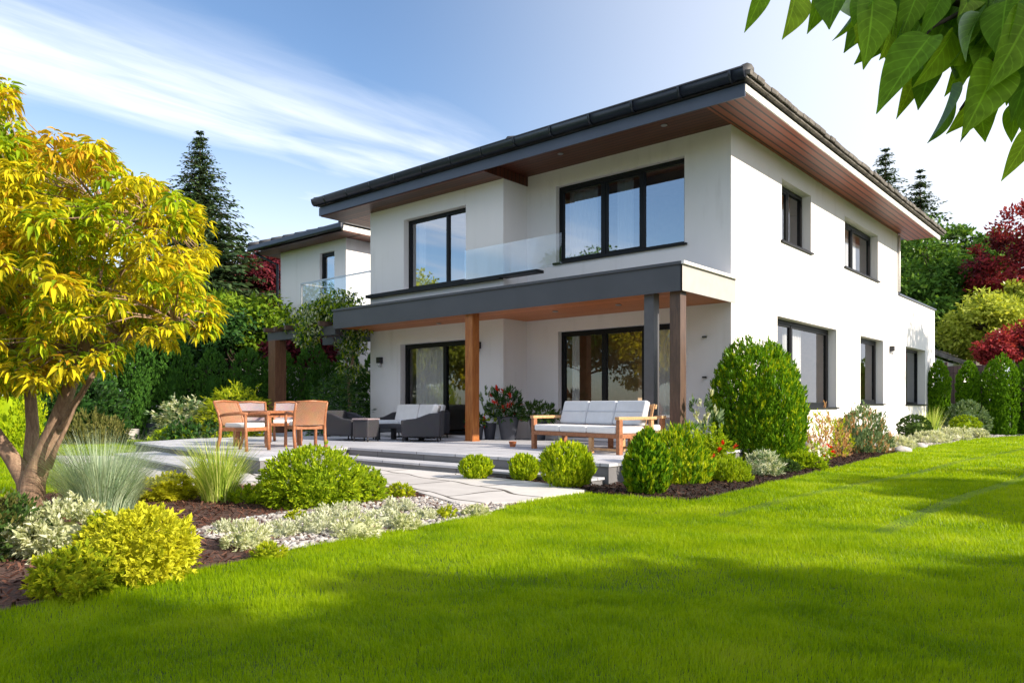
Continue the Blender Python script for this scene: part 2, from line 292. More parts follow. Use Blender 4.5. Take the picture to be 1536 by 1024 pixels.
M = dict(
    stucco=stucco(),
    frame=plain('anthracite_frame', (0.006,0.0065,0.009), 0.45, var=0.1, spec=0.25),
    fascia=plain('slate_fascia', (0.060,0.075,0.115), 0.42, var=0.12, nscale=1.5),
    canopy=plain('canopy_sheet', (0.062,0.066,0.080), 0.45, var=0.12, nscale=1.2),
    taupe=plain('taupe_sheet', (0.40,0.38,0.37), 0.5, var=0.06),
    gutter=plain('gutter_metal', (0.022,0.027,0.042), 0.3, metal=0.2, var=0.15),
    white=plain('white_paint', (0.8,0.78,0.75), 0.55, var=0.04),
    tile=plain('roof_tile', (0.055,0.055,0.062), 0.6, var=0.4, nscale=3, bump=0.4, bscale=14),
    tile_edge=plain('roof_tile_edge', (0.13,0.118,0.108), 0.8, var=0.55, nscale=5, bump=0.5, bscale=20),
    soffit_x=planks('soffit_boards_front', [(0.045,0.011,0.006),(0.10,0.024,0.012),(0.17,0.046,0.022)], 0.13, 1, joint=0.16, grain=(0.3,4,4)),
    soffit_y=planks('soffit_boards_side', [(0.13,0.028,0.011),(0.27,0.065,0.027),(0.42,0.125,0.055)], 0.15, 0, joint=0.24, grain=(4,0.3,4)),  # brighter than the front boards: bounced light is put into the colour
    canopy_wood=planks('canopy_boards', [(0.32,0.078,0.018),(0.56,0.165,0.042),(0.70,0.26,0.078)], 0.14, 1, joint=0.14, grain=(0.3,4,4)),
    post_wood=wood('post_wood', [(0.16,0.045,0.012),(0.31,0.105,0.026),(0.46,0.19,0.05)], (3,3,0.3), 10),
    post_rust=wood('rust_brown_post', [(0.07,0.028,0.013),(0.14,0.058,0.028),(0.22,0.10,0.05)], (3,3,0.3), 10),
    post_brown=wood('post_brown', [(0.05,0.032,0.025),(0.09,0.055,0.042),(0.15,0.092,0.065)], (3,3,0.3), 10),
    post_grey=plain('post_grey', (0.085,0.085,0.098), 0.45),
    glass=glass('window_glass', (0.86,0.88,0.90), 0.20, 0.5),
    glass_up=glass('upper_window_glass', (0.80,0.86,0.93), 0.40, 0.4),
    glass_rail=glass('balustrade_glass', (0.93,0.955,0.96), 0.02, 0.22),
    glass_door=glass('door_glass', (0.93,0.94,0.95), 0.09, 0.42),
    curtain=plain('sheer_curtain', (0.72,0.70,0.68), 0.9, var=0.08, stretch=(30,30,1)),
    room=plain('room_wall', (0.60,0.42,0.27), 0.9), room_dark=plain('room_dark', (0.20,0.14,0.09), 0.9),
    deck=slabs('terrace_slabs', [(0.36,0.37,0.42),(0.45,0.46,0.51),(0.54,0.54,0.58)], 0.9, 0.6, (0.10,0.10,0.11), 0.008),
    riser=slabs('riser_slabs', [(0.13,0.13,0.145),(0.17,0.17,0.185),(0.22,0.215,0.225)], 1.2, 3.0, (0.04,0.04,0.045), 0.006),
    path=slabs('flagstones', [(0.38,0.36,0.355),(0.52,0.50,0.495),(0.64,0.62,0.61)], 1.35, 0.85, (0.075,0.065,0.055), 0.02, 0.55, 0.25),
    mulch=plain('mulch', (0.030,0.018,0.014), 0.95, var=0.6, nscale=40, bump=1.0, bscale=70),
    chips=leaf('bark_chips', [(0.014,0.009,0.008),(0.040,0.022,0.017),(0.075,0.042,0.030)], 0.0, 0.1),
    redchips=leaf('red_bark_chips', [(0.04,0.017,0.012),(0.095,0.042,0.030),(0.16,0.085,0.062)], 0.0, 0.1),
    soil=plain('reddish_bark', (0.075,0.038,0.030), 0.95, var=0.6, nscale=30, bump=1.0, bscale=60),
    gravelbase=plain('gravel_base', (0.24,0.21,0.20), 0.95, var=0.5, nscale=45, bump=1.0, bscale=60),
    pebble=leaf('pebbles', [(0.150,0.129,0.122),(0.313,0.286,0.272),(0.422,0.401,0.388),(0.517,0.503,0.490)], 0.0, 0.2),
    lawnbase=plain('lawn_soil', (0.040,0.075,0.005), 0.95, var=0.4, nscale=9, bump=0.5, bscale=80),
    meadow=plain('far_meadow', (0.05,0.09,0.02), 0.95, var=0.3, nscale=1.0),
    blade=leaf('grass_blades', [(0.101,0.205,0.003),(0.192,0.317,0.004),(0.317,0.440,0.006),(0.358,0.422,0.040)], 0.5, 0.03, 0.6, 1.3, 1.35),
    teak=wood('teak', [(0.17,0.062,0.026),(0.30,0.115,0.05),(0.44,0.20,0.10)], (4,4,4), 6),
    pine=wood('pale_wood', [(0.34,0.17,0.075),(0.50,0.28,0.13),(0.64,0.41,0.22)], (4,4,4), 6),
    rattan=weave('rattan_back', (0.36,0.19,0.11), (0.20,0.095,0.05), 90),
    greyweave=weave('grey_weave', (0.34,0.28,0.30), (0.22,0.18,0.20), 80),
    wicker=weave('dark_wicker', (0.045,0.045,0.058), (0.018,0.018,0.024), 75),
    cushion=plain('white_cushion', (0.74,0.73,0.74), 0.95, var=0.05, bump=0.15, bscale=200),
    greycush=plain('pale_grey_cushion', (0.58,0.60,0.65), 0.95, var=0.05, bump=0.15, bscale=200),
    pot=plain('slate_pot', (0.040,0.046,0.065), 0.55, var=0.2), whitepot=plain('white_pot', (0.7,0.7,0.7), 0.6),
    terra=plain('terracotta', (0.42,0.14,0.06), 0.8), stone=plain('planter_stone', (0.42,0.40,0.40), 0.85, var=0.3, bump=0.4),
    lampblack=plain('lamp_black', (0.015,0.015,0.018), 0.4), lampglass=plain('lamp_glass', (0.55,0.56,0.58), 0.25),
    steel=plain('steel', (0.45,0.45,0.47), 0.3, metal=0.8),
    bark=wood('bark', [(0.12,0.075,0.052),(0.27,0.175,0.12),(0.44,0.31,0.22)], (5,5,1.0), 7, 0.9),
    darkbark=wood('dark_bark', [(0.03,0.02,0.015),(0.07,0.05,0.035),(0.12,0.085,0.06)], (4,4,0.7), 7, 0.9),
    fence=planks('fence_boards', [(0.055,0.034,0.036),(0.095,0.06,0.06),(0.14,0.09,0.088)], 0.12, 0, 0.8, 0.08, grain=(4,4,0.3)),
    redroof=plain('red_roof', (0.24,0.05,0.035), 0.8, var=0.3, nscale=6),
    # foliage
    maple_y=leaf('yellow_leaves', [(0.278,0.301,0.013),(0.609,0.523,0.020),(0.768,0.678,0.024)], 0.42, 0.1),
    maple_o=leaf('orange_leaves', [(0.423,0.317,0.020),(0.605,0.422,0.024),(0.625,0.317,0.028)], 0.42, 0.1),
    maple_g=leaf('green_maple_leaves', [(0.133,0.237,0.012),(0.314,0.451,0.019),(0.578,0.655,0.024)], 0.42, 0.1),
    over=leaf('overhanging_leaves', [(0.090,0.193,0.017),(0.166,0.324,0.024),(0.299,0.440,0.031)], 0.6, 0.12),
    thuja=leaf('thuja_sprays', [(0.041,0.112,0.006),(0.102,0.235,0.010),(0.216,0.378,0.014)], 0.3, 0.08, 0.35, 2.5),
    thuja_l=leaf('golden_thuja', [(0.118,0.225,0.007),(0.315,0.432,0.011),(0.609,0.639,0.016)], 0.35, 0.08, 0.35, 4),
    hedge=leaf('dark_hedge', [(0.026,0.075,0.014),(0.058,0.155,0.023),(0.121,0.263,0.036)], 0.25, 0.08, 0.3, 2),
    hedge_l=leaf('light_hedge', [(0.080,0.160,0.016),(0.176,0.288,0.022),(0.320,0.400,0.032)], 0.35, 0.06, 0.3, 1),
    laurel=leaf('laurel', [(0.013,0.051,0.011),(0.032,0.096,0.018),(0.062,0.146,0.025)], 0.3, 0.25),
    shrub=leaf('shrub_leaves', [(0.104,0.186,0.009),(0.260,0.383,0.013),(0.520,0.591,0.020)], 0.38, 0.08, 0.3, 4),
    gold=leaf('gold_shrub', [(0.261,0.326,0.019),(0.588,0.588,0.031),(0.720,0.720,0.068)], 0.4, 0.08, 0.4, 6),
    lime=leaf('lime_shrub', [(0.149,0.247,0.013),(0.342,0.416,0.017),(0.641,0.605,0.032)], 0.4, 0.08, 0.4, 6),
    varieg=leaf('variegated', [(0.173,0.235,0.089),(0.546,0.580,0.354),(0.800,0.800,0.734)], 0.35, 0.08, 0.3, 6),
    silver=leaf('silver_foliage', [(0.255,0.311,0.203),(0.548,0.583,0.439),(0.800,0.800,0.742)], 0.3, 0.08, 0.3, 6),
    blue=leaf('blue_grass', [(0.156,0.250,0.172),(0.359,0.484,0.359),(0.686,0.780,0.624)], 0.35, 0.1),
    straw=leaf('green_grass', [(0.130,0.259,0.024),(0.389,0.518,0.082),(0.800,0.800,0.324)], 0.4, 0.1),
    grey_g=leaf('grey_green', [(0.068,0.128,0.060),(0.143,0.225,0.112),(0.270,0.360,0.195)], 0.3, 0.08),
    boxg=leaf('box_green', [(0.025,0.063,0.014),(0.056,0.112,0.025),(0.105,0.175,0.039)], 0.3, 0.1),
    olive=leaf('olive_brown', [(0.070,0.084,0.021),(0.140,0.154,0.042),(0.224,0.210,0.070)], 0.35, 0.08),
    conifer=leaf('conifer', [(0.020,0.044,0.020),(0.044,0.085,0.034),(0.093,0.136,0.051)], 0.2, 0.1),
    red=leaf('red_leaves', [(0.128,0.014,0.025),(0.320,0.036,0.047),(0.480,0.096,0.093)], 0.4, 0.1, 0.4, 0.6),
    purple=leaf('purple_leaves', [(0.061,0.011,0.022),(0.121,0.020,0.033),(0.220,0.039,0.050)], 0.35, 0.1),
    green=leaf('green_leaves', [(0.034,0.093,0.017),(0.082,0.178,0.027),(0.170,0.281,0.041)], 0.38, 0.1, 0.3, 0.6),
    yellowg=leaf('yellow_green_leaves', [(0.182,0.238,0.028),(0.378,0.434,0.056),(0.616,0.644,0.126)], 0.4, 0.1, 0.3, 0.7),
    russet=leaf('russet', [(0.264,0.132,0.060),(0.456,0.264,0.132),(0.624,0.432,0.264)], 0.35, 0.08),
    redflower=leaf('red_petals', [(0.50,0.012,0.012),(0.65,0.03,0.02),(0.7,0.08,0.05)], 0.3, 0.05),
    whiteflower=leaf('white_petals', [(0.6,0.6,0.55),(0.75,0.74,0.7),(0.8,0.8,0.78)], 0.3, 0.05),
)

def add_veins(m):
    nt = m.node_tree; uvn = N(nt, 'ShaderNodeUVMap', uv_map='leaf'); sp = N(nt, 'ShaderNodeSeparateXYZ', {0: uvn.outputs[0]})
    s = N(nt, 'ShaderNodeMath', {0: N(nt, 'ShaderNodeMath', {0: sp.outputs[1], 1: 0.5}, operation='SUBTRACT').outputs[0]}, operation='ABSOLUTE').outputs[0]
    mid = N(nt, 'ShaderNodeMapRange', {0: s, 1: 0.012, 2: 0.035, 3: 1.0, 4: 0.0}).outputs[0]
    q = N(nt, 'ShaderNodeMath', {0: sp.outputs[0], 1: 8.0, 2: N(nt, 'ShaderNodeMath', {0: s, 1: -5.0}, operation='MULTIPLY').outputs[0]}, operation='MULTIPLY_ADD').outputs[0]
    fr = N(nt, 'ShaderNodeMath', {0: q}, operation='FRACT').outputs[0]
    ve = N(nt, 'ShaderNodeMapRange', {0: N(nt, 'ShaderNodeMath', {0: N(nt, 'ShaderNodeMath', {0: fr, 1: 0.5}, operation='SUBTRACT').outputs[0]}, operation='ABSOLUTE').outputs[0], 1: 0.03, 2: 0.10, 3: 0.5, 4: 0.0}).outputs[0]
    v = N(nt, 'ShaderNodeMath', {0: mid, 1: ve}, operation='MAXIMUM').outputs[0]
    nz = N(nt, 'ShaderNodeTexNoise', {'Vector': N(nt, 'ShaderNodeTexCoord').outputs['Object'], 'Scale': 40.0, 'Detail': 5}).outputs[0]
    for sh, k in (('ShaderNodeBsdfDiffuse', 1.9), ('ShaderNodeBsdfTranslucent', 1.5)):
        for n in [x for x in nt.nodes if x.bl_idname == sh]:
            src = n.inputs[0].links[0].from_socket
            a = N(nt, 'ShaderNodeMix', {0: v, 6: (0,0,0,1), 7: (k-1,k-1,k-1,1)}, data_type='RGBA').outputs[2]
            g = N(nt, 'ShaderNodeMapRange', {0: nz, 1: 0.3, 2: 0.7, 3: 0.75, 4: 1.2}).outputs[0]
            f = N(nt, 'ShaderNodeMix', {0: 1.0, 6: a, 7: g}, data_type='RGBA', blend_type='ADD').outputs[2]
            c = N(nt, 'ShaderNodeMix', {0: 1.0, 6: src, 7: f}, data_type='RGBA', blend_type='MULTIPLY').outputs[2]
            nt.links.new(c, n.inputs[0])
add_veins(M['over'])

# ------------------------------------------------------------------ foliage tools
T_RHOMB = (np.array([(0,0,0),(.45,.5,.0),(1,0,0),(.45,-.5,0)]), np.array([(0,1,2,3)]))
T_FOLD = (np.array([(0,0,0),(.42,.5,.16),(1,0,-.12),(.42,-.5,.16)]), np.array([(0,1,2,2),(0,2,3,3)]))
T_FOLD = (T_FOLD[0], np.array([(0,1,2),(0,2,3)]))
def leaf_template(k=7, fold=0.22, droop=0.35, sharp=1.0):
    V = []; F = []
    for i in range(k+1):
        a = i/k; w = 1.06*(a**0.6)*((1-a)**1.08) if 0 < i < k else 0.010
        z = -droop*a*a
        V += [(a, -w, z + fold*w*1.6), (a, 0, z), (a, w, z + fold*w*1.6)]
    for i in range(k):
        b = 3*i
        F += [(b, b+1, b+4, b+3), (b+1, b+2, b+5, b+4)]
    return np.array(V), np.array(F)
T_BIG = leaf_template()
T_MID = leaf_template(4, 0.25, 0.35)
def leaves_geo(P, D, Nn, L, W, tpl):
    TV, TF = tpl; D = nrm(D); S = nrm(np.cross(D, Nn)); U = np.cross(S, D)
    n = len(P); L = np.broadcast_to(np.asarray(L, float).reshape(-1,1,1), (n,1,1)); W = np.broadcast_to(np.asarray(W, float).reshape(-1,1,1), (n,1,1))
    V = P[:,None,:] + TV[None,:,0:1]*L*D[:,None,:] + TV[None,:,1:2]*W*S[:,None,:] + TV[None,:,2:3]*L*U[:,None,:]
    F = TF[None] + (np.arange(n)*len(TV))[:,None,None]
    return V.reshape(-1,3), F.reshape(-1, TF.shape[1])
def prof_ball(h): return np.sqrt(np.clip(1-(2*h-1)**2, 0, 1))
def prof_dome(h): return np.where(h < 0.3, 0.86+0.14*np.sin(h/0.3*math.pi/2), np.sqrt(np.clip(1-((h-0.3)/0.7)**2, 0, 1)))
def prof_egg(h): return np.where(h < 0.35, np.sqrt(np.clip(1-((h-0.35)/0.42)**2, 0.15, 1)), np.clip(1-((h-0.35)/0.65)**1.7, 0, 1)**0.8)
def prof_big(h): return np.where(h < 0.35, 0.80+0.20*np.sin(h/0.35*math.pi/2), np.sqrt(np.clip(1-((h-0.35)/0.66)**2.3, 0, 1)))
def prof_col(h): return np.where(h < 0.7, 0.84+0.16*np.sin(np.clip(h/0.6, 0, 1)*math.pi/2), np.clip(1-((h-0.7)/0.3)**1.8, 0, 1)**0.75)
def plant_pts(rng, n, R, H, prof, amp, nl, depth):
    h = rng.random(n*4); keep = rng.random(n*4) < prof(h)*0.85+0.15; h = h[keep][:n]; n = len(h)
    th = rng.random(n)*2*math.pi
    lc = rng.random((nl,2)); lsz = rng.uniform(0.25, 0.55, nl); la = rng.uniform(-0.7, 1.0, nl)*amp
    lump = np.zeros(n)
    for k in range(nl):
        dth = np.abs((th/(2*math.pi) - lc[k,0] + .5) % 1 - .5)*2*math.pi
        lump += la[k]*np.exp(-(dth**2 + ((h-lc[k,1])*2.6)**2)/(2*lsz[k]**2))
    s = (1 - depth*rng.random(n)**1.8)*(1 + lump)
    r = prof(h)*R*s
    P = np.stack([r*np.cos(th), r*np.sin(th), h*H*(1 + 0.5*lump*h)], 1)
    e = 0.02; sl = (prof(np.clip(h+e,0,1)) - prof(np.clip(h-e,0,1)))/(2*e)*R/H
    O = nrm(np.stack([np.cos(th), np.sin(th), -sl], 1)); O[:,2] = np.clip(O[:,2], -0.4, 1)
    return P, nrm(O)
SEED = [10]
def rs():
    SEED[0] += 1; return np.random.default_rng(SEED[0])
def bush_mesh(name, R, H, n, L, W, mat, mode='ball', prof=prof_dome, amp=0.25, nl=14, depth=0.4, squash=1.0, tpl=T_RHOMB, extra=None, lift=0.0, parent=None, sprig=0.22, per=11, core=True, loose=0.10):
    """leaves set on many short twigs: the twigs start on a lumpy body and reach out of it by uneven amounts"""
    rng = rs(); ns = max(8, n//per); C, O = plant_pts(rng, ns, R, H, prof, amp, nl, depth); ns = len(C)
    up = np.array([0,0,1.0]); tilt = {'ball':0.35,'spray':1.6,'flat':-0.1,'droop':-0.3}[mode]
    A = nrm(O*(0.6 if mode == 'spray' else 1.0) + up*tilt + rng.normal(0, 0.33, (ns,3)))
    C = C + O*(R*loose*np.abs(rng.normal(0,1,(ns,1)))*(rng.random((ns,1)) < 0.4))
    Ls = sprig*(R*H)**0.5*rng.uniform(0.45, 1.2, ns)
    k = np.repeat(np.arange(ns), per); n = len(k); u = rng.random(n)
    P = C[k] + A[k]*((u-0.75)*Ls[k])[:,None] + rng.normal(0, 0.10, (n,3))*Ls[k][:,None]
    side = rng.normal(0, 1, (n,3)); side -= A[k]*(side*A[k]).sum(1, keepdims=True); side = nrm(side)
    spread = {'ball':0.9,'spray':0.30,'flat':1.1,'droop':0.7}[mode]
    D = A[k] + side*spread*(1.15-u)[:,None] + rng.normal(0, 0.15, (n,3))
    if mode == 'flat': D[:,2] *= 0.45; Nn = up + rng.normal(0, 0.35, (n,3))
    elif mode == 'spray': Nn = np.cross(A[k], side) + 0.5*O[k]
    else: Nn = A[k]*0.8 + up*0.5 + rng.normal(0, 0.4, (n,3))
    Lr = L*rng.uniform(0.6, 1.25, n); Wr = W*rng.uniform(0.7, 1.2, n)
    P[:,2] = np.maximum(P[:,2], 0.005); P[:,1] *= squash; P[:,2] += lift
    V, F = leaves_geo(P, D, Nn, Lr, Wr, tpl); q = F.shape[1]
    mi = np.zeros(len(F), np.int32); mats = [mat]
    if extra:                                    # flowers or tinted tips on whole twigs, (material, share)
        mats = [mat, extra[0]]; t = (rng.random(ns) < extra[1]).astype(np.int32); mi = np.repeat(t[k], len(tpl[1]))
    if core and depth < 0.6:                     # the woody, leafy heart of a dense bush
        nu, nv = 14, 7; hh = np.linspace(0.0, 0.9, nv); th = np.arange(nu)*2*math.pi/nu
        f = 0.62 - 0.25*depth; rr = prof(np.maximum(hh, 0.06))*R*f
        CV = np.stack([rr[:,None]*np.cos(th)[None], rr[:,None]*np.sin(th)[None]*squash, np.repeat((hh*H*(f+0.25)+lift)[:,None], nu, 1)], 2).reshape(-1,3)
        CF = []
        for i in range(nv-1):
            for j in range(nu):
                a_, b_, c_, d_ = i*nu+j, i*nu+(j+1)%nu, (i+1)*nu+(j+1)%nu, (i+1)*nu+j
                CF += [(a_,b_,c_,d_)] if q == 4 else [(a_,b_,c_),(a_,c_,d_)]
        CF = np.array(CF) + len(V); V = np.concatenate([V, CV]); F = np.concatenate([F, CF]); mi = np.concatenate([mi, np.zeros(len(CF), np.int32)])
    return mesh_np(name, V, F, mats, parent, mi)
def bush(name, label, cat, px, py, t=None, group=None, z=0.0, **k):
    loc = gp(px, py, z) if t is None else at(px, py, t)
    if t is not None: loc.z = z
    o = bush_mesh(name, **k); o.location = loc; o.rotation_euler = (0,0,random.random()*6)
    return tag(o, label, cat, group)
def tuft(name, label, cat, loc, n, R0, len0, spread, w, mat, group=None, k=5, mats2=None, share=0.0):
    """a clump of arching grass blades"""
    rng = rs(); th = rng.random(n)*2*math.pi; r0 = R0*np.sqrt(rng.random(n)); Ln = len0*rng.uniform(0.55, 1.1, n)
    lean = spread*(0.25 + 0.75*rng.random(n))*(0.4+0.6*r0/R0)
    d = np.stack([np.cos(th), np.sin(th)], 1); s = np.stack([-d[:,1], d[:,0]], 1)
    V = np.zeros((n, 2*k+1, 3))
    for i in range(k+1):
        a = i/k; out_ = r0 + Ln*np.sin(lean*a)*a**0.6; zz_ = Ln*a*np.cos(lean*a*0.9)
        c = np.concatenate([d*out_[:,None], zz_[:,None]], 1); ww = w*(1-a**1.5)
        if i < k:
            V[:,2*i] = c + np.concatenate([s*ww, np.zeros((n,1))], 1); V[:,2*i+1] = c - np.concatenate([s*ww, np.zeros((n,1))], 1)
        else: V[:,2*k] = c
    F = []
    for i in range(k-1): F += [(2*i,2*i+1,2*i+3),(2*i,2*i+3,2*i+2)]
    F += [(2*k-2,2*k-1,2*k)]
    F = np.array(F)[None] + (np.arange(n)*(2*k+1))[:,None,None]
    m = [mat]; mi = None
    if mats2: m = [mat, mats2]; mi = np.repeat((rng.random(n) < share).astype(np.int32), 2*k-1)
    o = mesh_np(name, V.reshape(-1,3), F.reshape(-1,3), m, None, mi); o.location = loc
    return tag(o, label, cat, group)
def tree(name, label, cat, loc, H, R, cz, rz, n, L, W, mat, bark='darkbark', clumps=40, group=None, csz=0.28, trunk_r=0.14, mode='leaf', mat2=None, share=0.3, tpl=T_RHOMB):
    """trunk with limbs running to every leaf clump; crown = ellipsoid radius R, half height rz centred at cz"""
    rng = rs(); root = empty(name, loc, 0, label, cat, group)
    C = nrm(rng.normal(0,1,(clumps,3)))*(rng.uniform(0.35,1.0,(clumps,1))**0.6)
    C = C*np.array([R,R,rz])*(1-csz*0.6) + np.array([0,0,cz])
    C[:,:2] *= (1 - 0.25*np.clip((C[:,2:3]-cz)/rz, 0, 1))
    mb = MB(); top = cz + rz*0.35
    mb.tube([(0,0,-0.1),(R*0.02,0.0,cz*0.4),(R*0.04,R*0.03,cz*0.8),(0,0,top)], [trunk_r*1.25,trunk_r,trunk_r*0.7,trunk_r*0.2], 9)
    for k in range(0, clumps, max(1, clumps//26)):
        c = C[k]; a = Vector((R*0.03,R*0.02,max(cz*0.45, min(top*0.95, c[2]-0.55*math.hypot(c[0],c[1])))))
        b = Vector(c); m1 = a.lerp(b,0.5) + Vector((0,0,-0.04*R))
        mb.tube([a, m1, b], [trunk_r*0.4, trunk_r*0.22, trunk_r*0.06], 5)
    mb.build('trunk', M[bark], root, True)
    w = rng.uniform(0.5, 1.3, clumps); idx = rng.choice(clumps, n, p=w/w.sum())
    off = nrm(rng.normal(0,1,(n,3)))*(rng.random((n,1))**0.45)*R*csz*np.array([1.25,1.25,0.8])*w[idx][:,None]
    P = C[idx] + off; O = nrm(off + 0.25*(P-np.array([0,0,cz])))
    if mode == 'leaf': D = O*0.6 + np.array([0,0,-0.25]) + rng.normal(0,0.6,(n,3)); Nn = O + np.array([0,0,0.6]) + rng.normal(0,0.5,(n,3))
    else: D = O*0.6 + np.array([0,0,-0.9]) + rng.normal(0,0.35,(n,3)); Nn = O + np.array([0,0,0.3]) + rng.normal(0,0.4,(n,3))
    V, F = leaves_geo(P, D, Nn, L*rng.uniform(0.6,1.3,n), W*rng.uniform(0.7,1.2,n), tpl)
    mats = [M[mat]]; mi = None
    if mat2:
        ck = (rng.random(clumps) < share).astype(np.int32); mats.append(M[mat2]); mi = np.repeat(ck[idx], len(tpl[1]))
    mesh_np('crown', V, F, mats, root, mi)
    return root
def conifer(name, label, loc, H, R, whorls, per, L, W, mat='conifer', group=None, z0=0.06, power=0.85):
    rng = rs(); root = empty(name, loc, 0, label, 'tree', group)
    mb = MB().tube([(0,0,-0.1),(0.03,0,H*0.5),(0,0,H*0.985)], [H*0.018,H*0.011,0.012], 7)
    P = []; D = []; Q = []; SZ = []
    for i in range(whorls):
        h = z0 + (1-z0)*(i+rng.random()*0.6)/whorls; z = h*H; bl = R*(1-h)**power; sz_ = 0.35+0.65*min(1.0, (1-h)*2.2)
        for j in range(per):
            th = rng.random()*6.283; l = bl*rng.uniform(0.4,1.22) + 0.05; dr = rng.uniform(-0.1,0.28)
            d = np.array([math.cos(th), math.sin(th), 0]); m = max(5, int(l/(L*0.26)))
            if l > 0.5 and j % 3 == 0: mb.tube([(0,0,z), tuple(d*l*0.5+np.array([0,0,z-dr*l*0.4])), tuple(d*l*0.95+np.array([0,0,z-dr*l*0.6]))], [0.02+0.008*l,0.012,0.005], 4)
            a = (np.arange(m)+rng.random(m))/m
            base = d[None]*(a*l)[:,None] + np.array([0,0,z]) - np.array([0,0,1])[None]*(dr*l*a*(1.25-0.5*a))[:,None]
            sd = np.array([-d[1],d[0],0])[None]*rng.choice([-1,1],m)[:,None]*rng.uniform(0.2,1.1,m)[:,None]
            SZ.append(np.full(m, sz_)); P.append(base + rng.normal(0,0.03,(m,3))); D.append(d[None]*0.8 + sd + np.array([0,0,-0.25]) + rng.normal(0,0.25,(m,3)))
            Q.append(np.array([0,0,1.0])[None] + rng.normal(0,0.5,(m,3)))
    mb.build('trunk', M['darkbark'], root, True)
    P = np.concatenate(P); D = np.concatenate(D); Q = np.concatenate(Q); SZ = np.concatenate(SZ); n = len(P)
    V, F = leaves_geo(P, D, Q, L*SZ*rng.uniform(0.6,1.2,n), W*SZ*rng.uniform(0.7,1.2,n), T_RHOMB)
    mesh_np('crown', V, F, M[mat], root)
    return root

def inside(P, poly):
    x, y = P[:,0], P[:,1]; r = np.zeros(len(P), bool); n = len(poly)
    for i in range(n):
        x0,y0 = poly[i][:2]; x1,y1 = poly[(i+1)%n][:2]
        if y0 == y1: continue
        c = (y0 > y) != (y1 > y); r ^= c & (x < (x1-x0)*(y-y0)/(y1-y0) + x0)
    return r
def sheet(name, poly, z, mat, kind='structure', thick=None):
    mb = MB()
    if thick: mb.prism(poly, z-thick, z)
    else: mb.add([(p[0],p[1],z) for p in poly], [tuple(range(len(poly)))])
    return tag(mb.build(name, mat), kind=kind)

# ------------------------------------------------------------------ ground
LAWN = [(-4.1,-7),(-4.18,0),(-4.24,1.12),(-4.40,2.19),(-4.52,3.0),(-4.56,3.9),(-4.61,4.73),(-4.75,5.3),(-4.9,5.8),(-4.97,6.5),(-4.95,6.95),
        (-4.39,7.01),(-3.63,7.07),(-3.70,8.62),(-3.78,10.56),(-3.93,13),(-4.08,15.7),(-4.17,18.5),(-4.22,21.0),(-4.12,25.5),(-3.7,28.0),(-3.2,29.3),(14,29.3),(14,-7)]
BED_L = [(-4.1,-7),(-4.18,0),(-4.24,1.12),(-4.40,2.19),(-4.52,3.0),(-4.56,3.9),(-4.61,4.73),(-4.75,5.3),(-4.9,5.8),(-5.2,5.3),(-6.05,5.6),(-6.76,5.85),(-7.4,5.8),(-8.5,5.1),(-9.2,4.2),(-9.5,3.2),(-9.2,1.5),(-8.6,-1),(-8.0,-7)]
BED_R = [(-7.6,7.68),(-7.5,7.45),(-6.86,7.50),(-5.89,7.38),(-4.99,7.08),(-4.39,7.01),(-3.63,7.07),(-3.70,8.62),(-3.78,10.56),(-3.93,13),(-4.08,15.7),(-4.17,18.5),(-5.97,18.5),(-5.97,13.0),(-5.2,13.0),(-5.2,7.75)]
GRAV_R = [(-4.17,18.5),(-4.22,21.0),(-4.12,25.5),(-3.7,28.0),(-3.2,29.3),(-5.97,29.9),(-5.97,18.5)]
GRAV_L = [(-4.50,2.75),(-4.56,3.9),(-4.61,4.73),(-4.75,5.3),(-4.9,5.8),(-5.2,5.3),(-6.0,5.52),(-6.15,5.0),(-6.2,4.3),(-6.05,3.5),(-5.75,2.75)]
PATH = [(-16.2,5.2),(-13.2,4.4),(-10.8,3.95),(-9.2,4.15),(-8.5,5.05),(-7.4,5.78),(-6.76,5.83),(-6.05,5.58),(-5.2,5.24),(-4.9,5.76),(-4.97,6.5),(-4.95,6.95),(-4.99,7.08),(-5.89,7.38),(-6.86,7.50),(-7.5,7.68),(-11,8.0),(-10.3,5.9),(-14.5,6.3)]
LAWN_L = [(-8.0,-7),(-8.6,-1),(-9.2,1.5),(-9.5,3.2),(-9.2,4.2),(-10.8,3.9),(-13.2,4.35),(-16.2,5.15),(-15.5,6.5),(-16.3,8.2),(-19.2,9.0),(-21.8,9.6),(-22.3,6.5),(-22.5,3),(-23,-7)]
far = 1500
tag(MB().add([(-far,-far,-0.03),(far,-far,-0.03),(far,far,-0.03),(-far,far,-0.03)],[(0,1,2,3)]).build('ground', M['meadow']), kind='structure')
sheet('lawn', LAWN, 0.0, M['lawnbase']); sheet('lawn', LAWN_L, 0.0, M['lawnbase'])
sheet('planting_bed', BED_L, 0.006, M['soil']); sheet('planting_bed', BED_R, 0.010, M['mulch'])
sheet('planting_bed', [(-15,7.5),(-15.6,7.9),(-19.2,9.0),(-21.8,9.6),(-22.4,6.5),(-25.5,6.5),(-25,12),(-19,16),(-15.5,16),(-15.4,13)], 0.004, M['mulch'])
sheet('gravel_bed', GRAV_L, 0.014, M['gravelbase']); sheet('gravel_bed', GRAV_R, 0.010, M['gravelbase'])
sheet('path', PATH, 0.03, M['path'], thick=0.06)
